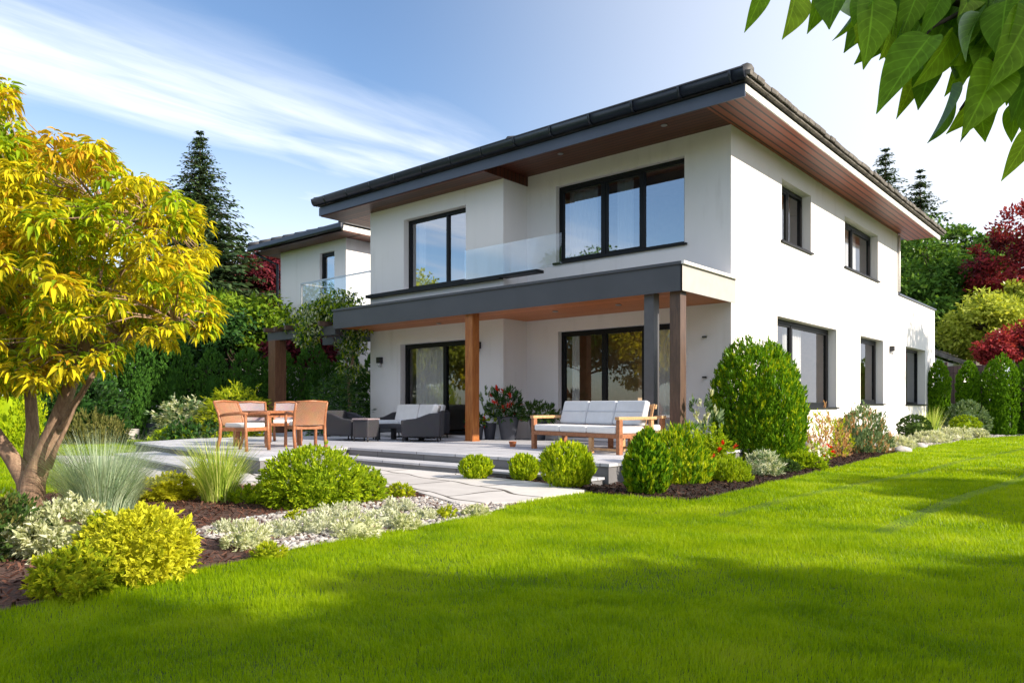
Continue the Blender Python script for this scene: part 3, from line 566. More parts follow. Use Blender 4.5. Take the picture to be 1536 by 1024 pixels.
# terrace: upper slab, lower tread, landing
TERR = [(-15.6,6.45),(-9.6,5.66),(-10.9,8.15),(-5.28,8.0),(-5.28,13.6),(-15.3,13.6),(-18.6,13.2),(-18.6,9.6),(-16.4,8.2)]
def slab_block(name, poly, z1, lip, z0=-0.02, over=0.03):
    root = empty(name, (0,0,0)); root['kind'] = 'structure'
    c = Vector((sum(p[0] for p in poly)/len(poly), sum(p[1] for p in poly)/len(poly)))
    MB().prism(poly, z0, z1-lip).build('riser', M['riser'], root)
    big = []
    n = len(poly)
    for i in range(n):
        p0, p, p1 = Vector(poly[i-1]), Vector(poly[i]), Vector(poly[(i+1)%n])
        e0 = (p-p0).normalized(); e1 = (p1-p).normalized(); nn = (Vector((e0.y,-e0.x)) + Vector((e1.y,-e1.x))).normalized()
        big.append(tuple(p + nn*over))
    MB().prism(big, z1-lip+0.001, z1).build('paving', M['deck'], root)
    return root
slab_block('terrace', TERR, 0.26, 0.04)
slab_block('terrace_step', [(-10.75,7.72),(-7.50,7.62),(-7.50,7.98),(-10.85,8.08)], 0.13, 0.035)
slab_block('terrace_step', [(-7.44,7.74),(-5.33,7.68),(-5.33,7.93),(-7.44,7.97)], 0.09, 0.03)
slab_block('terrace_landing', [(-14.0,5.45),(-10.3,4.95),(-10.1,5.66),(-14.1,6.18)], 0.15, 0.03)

# grass blades: one sheet of stuff per lawn, thinning with distance
def blades(poly, seed, bands, name='grass'):
    rng = np.random.default_rng(seed); Vs = []; Fs = []; off = 0
    xs = [p[0] for p in poly]; ys = [p[1] for p in poly]
    for (r0, r1, dens, h, w, five) in bands:
        x0,x1 = max(min(xs),-r1), min(max(xs),r1); y0,y1 = max(min(ys),-r1), min(max(ys),r1)
        x1 = min(x1, 3.2); y0 = max(y0, -0.6)
        n = int((x1-x0)*(y1-y0)*dens)
        if n <= 0: continue
        P = np.stack([rng.uniform(x0,x1,n), rng.uniform(y0,y1,n)],1); r = np.hypot(P[:,0],P[:,1])
        fwd = -P[:,0]*math.sin(YAW)+P[:,1]*math.cos(YAW); lat = P[:,0]*math.cos(YAW)+P[:,1]*math.sin(YAW)
        k = (r >= r0)&(r < r1)&(fwd > 0.8)&(np.abs(lat) < fwd*0.86+0.9)&inside(P, poly); P = P[k]; n = len(P)
        if n == 0: continue
        f = 0.5*np.sin(P[:,0]*2.1+1.3*np.sin(P[:,1]*1.7))*np.sin(P[:,1]*2.6+np.sin(P[:,0]*1.9)) + 0.6*np.sin(P[:,0]*7.3+1.9*np.sin(P[:,1]*5.1))*np.sin(P[:,1]*6.4+1.7*np.sin(P[:,0]*4.7)) + 0.35*np.sin(P[:,0]*17+2*np.sin(P[:,1]*11))*np.sin(P[:,1]*15+2*np.sin(P[:,0]*13))
        hh = h*rng.uniform(0.55,1.15,n)*np.clip(1+0.42*f, 0.35, 1.7); th = rng.random(n)*6.283; ln = rng.uniform(0.05,0.75,n)
        for xa, kx in ((-2.95,0.045),(-1.62,0.035)):          # two mower wheel tracks, grass pressed flat
            tr = (np.abs(P[:,0]-xa-kx*(P[:,1]-7)+0.05*np.sin(P[:,1]*0.9)) < 0.085)&(P[:,1] > 6.2)
            hh = np.where(tr, hh*0.62, hh); ln = np.where(tr, ln+0.75, ln); th = np.where(tr, 1.4+0.5*rng.normal(0,1,n), th)
        flow = 0.6*np.sin(P[:,0]*1.3+P[:,1]*0.9)+0.7*np.sin(P[:,0]*5.1-P[:,1]*6.3)
        d = np.stack([np.cos(th)+flow*0.7, np.sin(th)+0.4*flow],1); d /= np.maximum(np.linalg.norm(d,axis=1,keepdims=True),1e-6); s = np.stack([-d[:,1],d[:,0]],1)
        ww = w*rng.uniform(0.6,1.2,n)
        b = np.concatenate([P, np.zeros((n,1))],1); S = np.concatenate([s*ww[:,None],np.zeros((n,1))],1); D3 = np.concatenate([d,np.zeros((n,1))],1)
        tip = b + D3*(hh*ln)[:,None] + np.array([0,0,1])*(hh*np.cos(ln*0.8))[:,None]
        if five:
            mid = b + D3*(hh*ln*0.3)[:,None] + np.array([0,0,1])*(hh*0.58)[:,None]
            V = np.stack([b-S, b+S, mid+S*0.8, mid-S*0.8, tip],1); F = np.array([(0,1,2),(0,2,3),(3,2,4)])
        else:
            V = np.stack([b-S, b+S, tip],1); F = np.array([(0,1,2)])
        Fs.append((F[None]+(np.arange(n)*V.shape[1])[:,None,None]+off).reshape(-1,3)); Vs.append(V.reshape(-1,3)); off += n*V.shape[1]
    return tag(mesh_np(name, np.concatenate(Vs), np.concatenate(Fs), M['blade']), kind='stuff')
g1 = blades(LAWN, 3, [(1.5,4.0,26000,0.040,0.0013,True),(4.0,7.0,13000,0.042,0.0022,False),(7.0,12,5200,0.045,0.004,False),(12,22,1700,0.048,0.008,False),(22,36,700,0.05,0.014,False)])
tag(g1, 'mown green lawn grass running along the right side of the house', 'grass')
g2 = blades(LAWN_L, 4, [(8,14,1800,0.055,0.008,False),(14,26,800,0.055,0.014,False)])
tag(g2, 'lawn grass behind the yellow tree at the left', 'grass')

def scatter(name, label, cat, poly, n, size, mat, seed, z=0.012, stone=False, clear=()):
    rng = np.random.default_rng(seed); xs = [p[0] for p in poly]; ys = [p[1] for p in poly]
    P = np.stack([rng.uniform(max(min(xs),-12),max(xs),n*3), rng.uniform(max(min(ys),-0.5),max(ys),n*3)],1)
    P = P[inside(P,poly)][:n]; n = len(P)
    sz = size*rng.uniform(0.4,1.0,n)**1.3; th = rng.random(n)*6.283
    if stone:
        T = np.array([(1,0,0),(.5,.87,0),(-.5,.8,0),(-1,0,0),(-.5,-.87,0),(.5,-.8,0),(.5,.1,.62),(-.2,.5,.7),(-.4,-.4,.6)])
        F = np.array([(0,1,6),(1,7,6),(1,2,7),(2,3,7),(3,8,7),(3,4,8),(4,5,8),(5,6,8),(5,0,6),(6,7,8)])
        T = T[None]*(1+rng.normal(0,0.16,(n,9,1)))*np.stack([rng.uniform(.7,1.2,n),rng.uniform(.5,1,n),rng.uniform(.5,1,n)],1)[:,None,:]
    else:
        T = np.array([(-1,-.3,0),(1,-.25,.1),(1.1,.25,.25),(-.9,.3,.15)]); F = np.array([(0,1,2),(0,2,3)])
        T = np.repeat(T[None],n,0)*np.stack([np.ones(n),rng.uniform(.5,1.4,n),np.ones(n)],1)[:,None,:]
        tl = rng.normal(0,0.45,(n,1)); T = np.concatenate([T[:,:,:2], T[:,:,2:]+T[:,:,0:1]*tl[:,:,None]+0.25],2)
    c, s = np.cos(th)[:,None], np.sin(th)[:,None]
    X = T[:,:,0]*c - T[:,:,1]*s; Yv = T[:,:,0]*s + T[:,:,1]*c
    V = np.stack([X,Yv,T[:,:,2]],2)*sz[:,None,None] + np.concatenate([P,np.full((n,1),z)],1)[:,None,:]
    F = F[None] + (np.arange(n)*T.shape[1])[:,None,None]
    return tag(mesh_np(name, V.reshape(-1,3), F.reshape(-1,3), M[mat]), label, cat, None, 'stuff')
scatter('bark_mulch', 'dark bark mulch between the terrace and the lawn', 'mulch', BED_R, 16000, 0.034, 'chips', 21)
scatter('bark_mulch', 'reddish bark mulch around the yellow tree', 'mulch', BED_L, 16000, 0.030, 'redchips', 22)
scatter('gravel', 'pale gravel strip between the flagstone path and the lawn', 'gravel', GRAV_L, 5200, 0.038, 'pebble', 23, 0.012, True)
scatter('gravel', 'pale gravel along the far side wall of the house', 'gravel', GRAV_R, 3500, 0.05, 'pebble', 24, 0.010, True)

# ------------------------------------------------------------------ main house
XL, XN, XR = -15.46, -10.85, -5.95          # left end, notch, right wall
YF, YR, YB, YX = 12.28, 13.09, 24.88, 29.8  # forward bay, recessed front, back of the tall part, back of the low wing
ZT = 6.19
house = empty('house', (-10.7, 18.5, 0), 0, 'white two storey house with dark tiled hip roof, wooden eaves and a covered terrace', 'house')
hx, hy = -10.7, 18.5
class HMB(MB):                                # world coordinates in, house coordinates out
    def build(s, name, mats, parent=house, smooth=False, bev=0, seg=2, origin=(hx,hy,0)):
        s.v = [(p[0]-origin[0], p[1]-origin[1], p[2]-origin[2]) for p in s.v]
        return MB.build(s, name, mats, parent, smooth, bev, seg)
def wall_face(mb, p0, u, width, z0, z1, ops, depth):
    """outer skin of a wall with reveals; u = unit vector along it, inside is to the left of u"""
    u = Vector((u[0],u[1],0)); inn = Vector((-u.y,u.x,0)); p0 = Vector((p0[0],p0[1],0))
    us = sorted({0,width,*[o[0] for o in ops],*[o[1] for o in ops]}); zs = sorted({z0,z1,*[o[2] for o in ops],*[o[3] for o in ops]})
    pt = lambda a,z,d=0: p0 + u*a + inn*d + Vector((0,0,z))
    for i in range(len(us)-1):
        for j in range(len(zs)-1):
            cu_, cz_ = (us[i]+us[i+1])/2, (zs[j]+zs[j+1])/2
            if any(o[0] < cu_ < o[1] and o[2] < cz_ < o[3] for o in ops): continue
            mb.quad(pt(us[i],zs[j]),pt(us[i+1],zs[j]),pt(us[i+1],zs[j+1]),pt(us[i],zs[j+1]))
    for a,b,c,d in ops:
        mb.quad(pt(a,c),pt(a,d),pt(a,d,depth),pt(a,c,depth)); mb.quad(pt(b,c),pt(b,c,depth),pt(b,d,depth),pt(b,d))
        mb.quad(pt(a,d),pt(b,d),pt(b,d,depth),pt(a,d,depth)); mb.quad(pt(a,c),pt(a,c,depth),pt(b,c,depth),pt(b,c))
# openings: world ranges
UP_L = (-14.15,-12.0,3.88,5.60); DR_L = (-14.28,-11.95,0.31,2.52)
UP_R = (-10.02,-6.90,4.13,5.82); DR_R = (-9.96,-6.95,0.31,2.62)
G1 = (15.31,19.10,0.96,2.86); G2 = (21.05,23.24,1.05,2.86); G3 = (25.78,28.40,1.04,2.86)
U1 = (15.55,17.30,4.46,5.76); U2 = (19.73,22.70,4.50,5.78)
w = HMB()
wall_face(w, (XL,YF), (1,0), XN-XL, 0, ZT-0.21, [(o[0]-XL,o[1]-XL,o[2],o[3]) for o in (UP_L,DR_L)], 0.26)
wall_face(w, (XN,YF), (0,1), YR-YF, 0, ZT-0.21, [], 0.2)
wall_face(w, (XN,YR), (1,0), XR-XN, 0, ZT+0.02, [(o[0]-XN,o[1]-XN,o[2],o[3]) for o in (UP_R,DR_R)], 0.22)
wall_face(w, (XR,YR), (0,1), YB-YR, 0, ZT+0.02, [(o[0]-YR,o[1]-YR,o[2],o[3]) for o in (G1,G2,U1,U2)], 0.30)
wall_face(w, (XR,YB), (0,1), YX-YB, 0, 4.36, [(G3[0]-YB,G3[1]-YB,G3[2],G3[3])], 0.34)
wall_face(w, (XR,YB), (-1,0), XR-XL, 4.36, ZT+0.02, [], 0.2)
wall_face(w, (XR,YX), (-1,0), 6.0, 0, 4.36, [], 0.2)
wall_face(w, (XR-6,YX), (0,-1), YX-YB, 0, 4.36, [], 0.2)
wall_face(w, (XL,YB), (0,-1), YB-YF, 0, ZT-0.21, [], 0.2)
wall_face(w, (XR-6,YB), (-1,0), XR-6-XL, 0, 4.36, [], 0.2)
w.quad((XR,YB,4.36),(XR,YX,4.36),(XR-6,YX,4.36),(XR-6,YB,4.36))
walls = w.build('wall', M['stucco'])
pl = HMB().box((XR+0.004,YR-0.0,-0.02),(XR+0.022,YX+0.02,0.16)).build('plinth', M['stone'])
cp = HMB().box((XR-0.1,YB+0.02,4.362),(XR+0.05,YX+0.06,4.41)); cp.box((XR+0.003,YB-0.02,4.36),(XR+0.045,YB+0.018,ZT-0.06))
cp.build('parapet_cap', M['fascia'])
# rooms behind the glass
rm = HMB()
rm.quad((XL+.3,YF+.3,.31),(XN-.3,YF+.3,.31),(XN-.3,YX-.3,.31),(XL+.3,YX-.3,.31),1); rm.quad((XN-.3,YR+.3,.31),(XR-.36,YR+.3,.31),(XR-.36,YX-.3,.31),(XN-.3,YX-.3,.31),1)
for z in (2.95,3.35,5.9):
    rm.quad((XL+.02,YF+.27,z),(XN-.02,YF+.27,z),(XN-.02,YB-.05,z),(XL+.02,YB-.05,z),0)
    rm.quad((XN-.02,YR+.225,z),(XR-.31,YR+.225,z),(XR-.31,YB-.05,z),(XN-.02,YB-.05,z),0)
for z0_,z1_ in ((0.31,2.95),(3.35,6.05)):
    rm.quad((XL+.3,YF+3.6,z0_),(XR-1.7,YF+3.6,z0_),(XR-1.7,YF+3.6,z1_),(XL+.3,YF+3.6,z1_),0)
    rm.quad((XN-.05,YF+.4,z0_),(XN-.05,YF+3.6,z0_),(XN-.05,YF+3.6,z1_),(XN-.05,YF+.4,z1_),0)
    rm.quad((XR-3.2,YR+2,z0_),(XR-3.2,YB,z0_),(XR-3.2,YB,z1_),(XR-3.2,YR+2,z1_),0)
    for yy in (18.2+1.2, 24.5): rm.quad((XR-3.2,yy,z0_),(XR-.33,yy,z0_),(XR-.33,yy,z1_),(XR-3.2,yy,z1_),0)
rm.build('interior_wall', [M['room'], M['room_dark']])

def curtain_mesh(x0, x1, z0, z1, amp=0.035, waves=8):
    n = waves*8; mb = MB()
    vs = []; rnd = random.Random(int(abs(x0)*100))
    for i in range(n+1):
        a = i/n; d = amp*math.sin(a*waves*6.283 + 0.6*math.sin(a*9)) + rnd.uniform(-.006,.006)
        vs += [(x0+(x1-x0)*a, d, z0), (x0+(x1-x0)*a, d*0.8, z1)]
    mb.add(vs, [(2*i,2*i+2,2*i+3,2*i+1) for i in range(n)])
    return mb
def window(name, origin, rz, width, z0, z1, splits, depth, fw=0.07, gm='glass', sill=True, curtains=(), bar=0.075, sash=()):
    """frame in local coordinates: x along the wall, y inwards; splits = mullion centres"""
    root = bpy.data.objects.new(name, None); COL.objects.link(root); root.parent = house
    root.location = (origin[0]-hx, origin[1]-hy, 0); root.rotation_euler = (0,0,rz)
    f = MB(); y0, y1 = depth-0.10, depth-0.005
    f.box((0,y0,z0),(fw,y1,z1)); f.box((width-fw,y0,z0),(width,y1,z1)); f.box((fw,y0,z1-fw*1.25),(width-fw,y1,z1)); f.box((fw,y0,z0),(width-fw,y1,z0+fw))
    for s in splits: f.box((s-bar/2,y0,z0+fw),(s+bar/2,y1,z1-fw*1.25))
    edges = [fw] + [v for s in splits for v in (s-bar/2, s+bar/2)] + [width-fw]
    for k in range(0, len(edges), 2):
        a, b = edges[k], edges[k+1]; q = 0.045
        if k//2 in sash:
            f.box((a,y0+.012,z0+fw),(a+q,y1-.012,z1-fw*1.25)); f.box((b-q,y0+.012,z0+fw),(b,y1-.012,z1-fw*1.25))
            f.box((a+q,y0+.012,z0+fw),(b-q,y1-.012,z0+fw+q)); f.box((a+q,y0+.012,z1-fw*1.25-q),(b-q,y1-.012,z1-fw*1.25))
    f.build('frame', M['frame'], root, bev=0.004)
    for k in range(0, len(edges), 2):
        a, b = edges[k], edges[k+1]
        g = MB().quad((a,depth-.055,z0+fw),(b,depth-.055,z0+fw),(b,depth-.055,z1-fw*1.25),(a,depth-.055,z1-fw*1.25))
        g.build('pane', M[gm], root)
    if sill: MB().box((-0.06,-0.055,z0-0.035),(width+0.06,depth-0.10,z0+0.004)).build('sill', M['frame'], root, bev=0.004)
    for a, b in curtains:
        c = curtain_mesh(a, b, z0+0.02, z1-0.02, waves=max(3,int((b-a)*9))); o = c.build('curtain', M['curtain'], root, True); o.location = (0, depth+0.16, 0)
    return root
window('window', (UP_L[0],YF), 0, 2.15, UP_L[2], UP_L[3], [1.38], 0.26, gm='glass_up', curtains=[(0.08,0.35)], sill=False)
window('sliding_door', (DR_L[0],YF), 0, 2.33, DR_L[2], DR_L[3], [1.42], 0.26, fw=0.085, curtains=[(0.12,1.25),(2.0,2.25)], sill=False, bar=0.11, gm='glass_door')
window('window', (UP_R[0],YR), 0, 3.12, UP_R[2], UP_R[3], [1.18,2.12], 0.22, gm='glass_up', curtains=[(0.1,0.85),(1.35,1.75)], sash=(0,1))
window('sliding_door', (DR_R[0],YR), 0, 3.01, DR_R[2], DR_R[3], [1.12,2.10], 0.22, fw=0.085, curtains=[(0.1,0.3),(2.25,2.6)], sill=False, bar=0.11, gm='glass_door')
def wwin(o, splits, depth, curt=(), sash=()):
    window('window', (XR,o[0]), math.pi/2, o[1]-o[0], o[2], o[3], splits, depth, curtains=curt, sash=sash)
wwin(G1, [1.35], 0.30, [(1.5,2.6)], (0,1)); wwin(G2, [], 0.30, [(0.2,1.0)], (0,)); wwin(G3, [], 0.34)
wwin(U1, [0.9], 0.30, [(0.08,0.95)], (0,)); wwin(U2, [1.3], 0.30, [(0.3,1.2),(1.5,2.4)], (0,1))

# eaves
EX0, EX1, EY0, EY1 = -16.75, -5.04, 11.60, 26.0
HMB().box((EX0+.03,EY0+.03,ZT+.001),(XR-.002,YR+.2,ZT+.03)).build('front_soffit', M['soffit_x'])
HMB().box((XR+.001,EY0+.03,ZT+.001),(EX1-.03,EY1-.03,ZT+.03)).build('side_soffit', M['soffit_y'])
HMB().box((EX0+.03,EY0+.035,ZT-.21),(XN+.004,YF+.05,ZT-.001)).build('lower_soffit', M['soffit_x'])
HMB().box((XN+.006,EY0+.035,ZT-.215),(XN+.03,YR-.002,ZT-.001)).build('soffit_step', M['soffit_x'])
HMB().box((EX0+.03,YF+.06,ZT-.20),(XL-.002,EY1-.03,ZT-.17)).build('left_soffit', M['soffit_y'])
HMB().box((EX0,EY0,6.0),(EX1,EY0+.03,6.21)).build('front_fascia', M['fascia'])
HMB().box((EX1-.028,EY0+.031,6.09),(EX1+.002,EY1,6.215)).build('side_fascia', M['white'])
HMB().box((EX0,EY0+.031,6.0),(EX0+.028,EY1,6.21)).build('left_fascia', M['fascia'])
# roof: four slopes in stepped courses
SL = math.tan(math.radians(19)); ZE = 6.33
def slope(mb, a, b, inward, half):
    """a->b eave line, inward unit vector, run to ridge; courses shorten along the hips"""
    a = Vector(a); b = Vector(b); inw = Vector(inward); along = (b-a).normalized(); n = int(half/0.34)
    for i in range(n):
        s0, s1 = i*half/n, (i+1)*half/n
        z0_, z1_ = ZE+s0*SL+0.03, ZE+s1*SL+0.004
        p = [a+inw*s0+along*s0, b+inw*s0-along*s0, b+inw*s1-along*s1, a+inw*s1+along*s1]
        if (p[1]-p[0]).dot(along) <= 0: break
        if (p[2]-p[3]).dot(along) < 0: p[2] = p[3] = (p[2]+p[3])/2
        v = [(p[0].x,p[0].y,z0_),(p[1].x,p[1].y,z0_),(p[2].x,p[2].y,z1_),(p[3].x,p[3].y,z1_),(p[0].x,p[0].y,z0_-0.035),(p[1].x,p[1].y,z0_-0.035)]
        mb.add(v, [(0,1,2,3),(4,5,1,0)])
def hip_roof(cls, X0, X1, Y0, Y1):
    mb = cls(); half = min(X1-X0, Y1-Y0)/2
    slope(mb,(X0,Y0),(X1,Y0),(0,1),half); slope(mb,(X1,Y0),(X1,Y1),(-1,0),half); slope(mb,(X1,Y1),(X0,Y1),(0,-1),half); slope(mb,(X0,Y1),(X0,Y0),(1,0),half)
    mb.quad((X0+.02,Y0+.02,ZE-.09),(X1-.02,Y0+.02,ZE-.09),(X1-.02,Y1-.02,ZE-.09),(X0+.02,Y1-.02,ZE-.09))
    return mb, half
mb, half = hip_roof(HMB, EX0-.05, EX1+.05, EY0-.06, EY1)
roof = mb.build('roof', M['tile'])
# hip caps: overlapping half-round tiles
hc = HMB()
for (x,y,dx,dy) in ((EX1+.05,EY0-.06,-1,1),(EX0-.05,EY0-.06,1,1)):
    k = 0; s = -0.02
    while s < half-0.2:
        p0 = Vector((x+dx*s,y+dy*s,ZE+s*SL+.035)); s2 = s+0.34
        p1 = Vector((x+dx*s2,y+dy*s2,ZE+s2*SL+.035)); hc.tube([p0,p1],[0.125,0.10],10); s += 0.30
hc.build('hip_cap', M['tile'], roof, True)
# gutter at the front: half-round trough with joint bands
gt = HMB(); n = 12
yc, zc, r = EY0-.105, 6.395, 0.105
ring = [(yc + r*1.0*math.cos(math.pi+math.pi*i/n), zc + r*1.5*math.sin(math.pi+math.pi*i/n)) for i in range(n+1)]
xs_ = [EX0-.06, EX1+.06]
gt.add([(x,y,z) for x in xs_ for (y,z) in ring], [(i, i+1, n+1+i+1, n+1+i) for i in range(n)] + [tuple(range(n+1)), tuple(range(2*n+1,n,-1))])
x = EX0+0.5
while x < EX1:
    rb = [(yc + (r+.012)*math.cos(math.pi+math.pi*i/n), zc + (r+.012)*1.45*math.sin(math.pi+math.pi*i/n)) for i in range(n+1)]
    gt.add([(xx,y,z) for xx in (x-.022,x+.022) for (y,z) in rb], [(i,i+1,n+2+i,n+1+i) for i in range(n)] + [tuple(range(n+1)), tuple(range(2*n+1,n,-1))]); x += 0.92
gt.box((EX0-.06,EY0-.215,zc-.012),(EX1+.06,EY0-.203,zc+.016))
gt.build('gutter', M['gutter'], roof, True)
# tile ends along the front and right eaves
rnd = random.Random(5); te = HMB()
y = EY0-.12
while y < EY1:
    l = 0.30; j = rnd.uniform(-.008,.008)
    te.obox((EX1+.075+j, y+l/2, ZE+.005+j), (0.13, l-.018, 0.075), (rnd.uniform(-.03,.03), 0.2, rnd.uniform(-.02,.02)))
    te.obox((EX1+.055, y+l/2, ZE-.065), (0.06, l-.006, 0.045), (0,0,0)); y += l
te.build('verge_tile', M['tile_edge'], roof, bev=0.008)
te = HMB(); x = EX0-.05
while x < EX1-.35:
    te.tube([(x+.13,EY0-.05,ZE+.035+rnd.uniform(-.006,.006)),(x+.13,EY0+.5,ZE+.035+.55*SL)], 0.045, 8); x += 0.30
te.tube([(-10.05,EY0-.04,ZE+.07),(-10.05,EY0+.5,ZE+.25)], 0.12, 10)
te.build('eave_tile', M['tile'], roof, True)
for (x,y) in ((-6.9,12.3),(-9.3,12.3)):
    HMB().lathe([(0.05,0),(0.062,-0.012),(0.05,-0.02),(0.035,-0.012)],(x,y,ZT)).build('downlight', M['steel'], smooth=True)
dp = HMB().tube([(XR+.05,YB-.07,6.15),(XR+.05,YB-.07,4.45)],0.032,8).build('downpipe', M['white'], smooth=True)

# first-floor ledge and glass balustrade
HMB().box((XL-.03,YF-.14,3.77),(XN,YF-.003,3.85)).box((XN+.001,YF-.14,3.79),(-9.8,YF+.10,3.85)).build('ledge', M['frame'])
bl = HMB().box((-11.97,YF-.085,3.86),(-10.6,YF-.070,4.53)); bl.box((-10.585,YF-.085,3.86),(-9.2,YF-.070,4.53))
bl.build('glass_balustrade', M['glass_rail'])
# canopy over the terrace
CX0, CX1, CY0, CZ0, CZ1 = -15.35, -5.86, 11.04, 2.88, 3.31
cn = bpy.data.objects.new('canopy', None); COL.objects.link(cn); cn.parent = house
def cpart(mb, name, mat, **k): return mb.build(name, mat, cn, **k)
cpart(HMB().box((CX0,CY0,CZ0),(CX1,CY0+.03,CZ1)), 'fascia', M['canopy'])
cpart(HMB().box((CX1-.03,CY0+.031,CZ0),(CX1,YR-.003,CZ1)).box((CX1-.03,CY0+.0,CZ0+.001),(CX1+.002,CY0+.031,CZ1)), 'side_fascia', M['taupe'])
cpart(HMB().box((CX0,CY0+.031,CZ0),(CX0+.03,YF-.003,CZ1)), 'left_fascia', M['canopy'])
cpart(HMB().box((CX0-.02,CY0-.03,CZ1+.001),(CX1-.001,CY0+.2,CZ1+.05)), 'front_cap', M['canopy'])
cpart(HMB().box((CX1+.0,CY0-.03,CZ1+.001),(CX1+.05,YR-.003,CZ1+.05)).box((CX1-.2,CY0+.201,CZ1+.001),(CX1-.001,YR-.003,CZ1+.05)), 'side_cap', M['white'])  # side cap: sunlit white put into the colour, front cap stays dark
rf = HMB().quad((CX0+.03,CY0+.2,CZ1-.02),(CX1-.2,CY0+.2,CZ1-.02),(CX1-.2,YR-.003,CZ1-.02),(CX0+.03,YR-.003,CZ1-.02)); cpart(rf, 'deck', M['canopy'])
bd = HMB().quad((CX0+.03,CY0+.031,CZ0+.03),(CX1-.03,CY0+.031,CZ0+.03),(CX1-.03,YR-.003,CZ0+.03),(CX0+.03,YR-.003,CZ0+.03)); cpart(bd, 'ceiling', M['canopy_wood'])
for x in (-12.6,-9.2,-7.7): cpart(HMB().lathe([(0.05,0.03),(0.062,0.018),(0.05,0.008),(0.035,0.016)],(x,12.0,CZ0)), 'downlight', M['steel'], smooth=True)
def post(x, y, s, mat, z0=0.26, z1=CZ0+0.028):
    b = HMB().box((x-s/2,y-s/2,z0+.02),(x+s/2,y+s/2,z1)); b.box((x-s/2-.015,y-s/2-.015,z0),(x+s/2+.015,y+s/2+.015,z0+.02))
    cpart(b, 'post', M[mat], bev=0.006)
post(-10.78,11.22,0.21,'post_wood'); post(-6.05,11.25,0.20,'post_brown'); post(-6.55,11.25,0.19,'post_grey')
# lamps and fittings on the walls
def wall_lamp(x, y, z, rz, s=1.0):
    r = bpy.data.objects.new('wall_lamp', None); COL.objects.link(r); r.parent = house; r.location = (x-hx,y-hy,z); r.rotation_euler = (0,0,rz)
    MB().box((-.07*s,-.12*s,-.02*s),(.07*s,0,.13*s)).build('lamp_housing', M['lampblack'], r, bev=0.012)
    MB().lathe([(0.045*s,0),(0.05*s,-0.05*s),(0.03*s,-0.10*s)],(0,-.06*s,-.02*s),14).build('lamp_shade', M['lampglass'], r, True)
wall_lamp(-15.02,YF,2.10,0); wall_lamp(-11.58,YF,2.30,0)
wall_lamp(XR,23.95,2.62,math.pi/2,1.0)
for z in (2.28,1.52): HMB().lathe([(0.0,0),(0.045,0),(0.045,0.03),(0.0,0.03)],(-6.47,YR-.03,z),14).build('wall_fitting', M['lampblack'])

# pergola extending the canopy at the left
pg = empty('pergola', (-18.1,11.2,0.26), 0, 'brown wooden pergola post and beams left of the canopy', 'pergola')
b = MB().box((-.17,-.17,0),(.17,.17,2.50)); b.build('post', M['post_rust'], pg, bev=0.008)
b = MB().box((-.35,-.08,2.502),(2.72,.08,2.72)); b.build('beam', M['canopy'], pg); MB().box((-.35,1.7,2.502),(2.6,1.84,2.72)).build('beam', M['canopy'], pg)
b = MB()
for k in range(6): b.box((-.2+k*.5,-.3,2.722),(-.12+k*.5,2.0,2.84))
b.build('rafter', M['post_brown'], pg)

# ------------------------------------------------------------------ neighbours
nb = empty('house', (-22.5,19,0), 0, 'smaller white house with dark tiled roof and a glass balcony behind the pergola', 'house')
class NMB(MB):
    def build(s, name, mats, parent=nb, smooth=False, bev=0, seg=2):
        s.v = [(p[0]+22.5,p[1]-19,p[2]) for p in s.v]; return MB.build(s, name, mats, parent, smooth, bev, seg)
w = NMB(); wall_face(w,(-24.5,15.3),(1,0),3.95,0,6.62,[(2.45,3.30,4.15,6.28)],0.22); wall_face(w,(-20.55,15.3),(0,1),8,0,6.62,[],0.2)
wall_face(w,(-20.55,23.3),(-1,0),3.95,0,6.62,[],0.2); wall_face(w,(-24.5,23.3),(0,-1),8,0,6.62,[],0.2)
w.build('wall', M['stucco'])
ZE_keep = ZE; ZE = 6.86
mb, h2 = hip_roof(NMB, -25.35,-19.75,14.55,24.0); nroof = mb.build('roof', M['tile'])
hc = NMB()
for (x,y,dx) in ((-19.75,14.55,-1),(-25.35,14.55,1)):
    s = -0.03
    while s < h2-.1:
        hc.tube([(x+dx*s,y+s,ZE+s*SL+.03),(x+dx*(s+.34),y+s+.34,ZE+(s+.34)*SL+.03)],[0.12,0.09],8); s += .3
hc.build('hip_cap', M['tile'], nroof, True)
ZE = ZE_keep
NMB().box((-25.3,14.62,6.60),(-19.8,15.25,6.63)).box((-20.5,15.3,6.60),(-19.8,23.9,6.63)).box((-25.3,15.3,6.60),(-24.55,23.9,6.63)).build('soffit', M['soffit_x'])
g = NMB().box((-25.4,14.45,6.66),(-19.7,14.60,6.86)); g.build('gutter', M['gutter'], bev=0.05, seg=3)
NMB().box((-19.85,14.61,6.64),(-19.78,24,6.80)).build('side_fascia', M['white'])
NMB().tube([(-25.2,14.7,6.6),(-24.6,15.22,6.2),(-24.56,15.22,3)],0.05,8).build('downpipe', M['gutter'], smooth=True)
r_ = bpy.data.objects.new('window', None); COL.objects.link(r_); r_.parent = nb; r_.location = (-22.05+22.5,15.3-19,0)
f = MB(); f.box((0,.1,4.15),(.08,.2,6.28)); f.box((.77,.1,4.15),(.85,.2,6.28)); f.box((.08,.1,6.16),(.77,.2,6.28)); f.box((.08,.1,4.15),(.77,.2,4.27)); f.build('frame', M['frame'], r_)
MB().quad((.08,.16,4.27),(.77,.16,4.27),(.77,.16,6.16),(.08,.16,6.16)).build('pane', M['glass_up'], r_)
MB().quad((0,.35,4.15),(.85,.35,4.15),(.85,.35,6.28),(0,.35,6.28)).build('curtain', M['room_dark'], r_)  # flat sheet in the dark room colour backing the pane, not a curtain
NMB().box((-21.7,14.2,3.75),(-17.9,15.29,3.98)).build('balcony', M['stucco'])
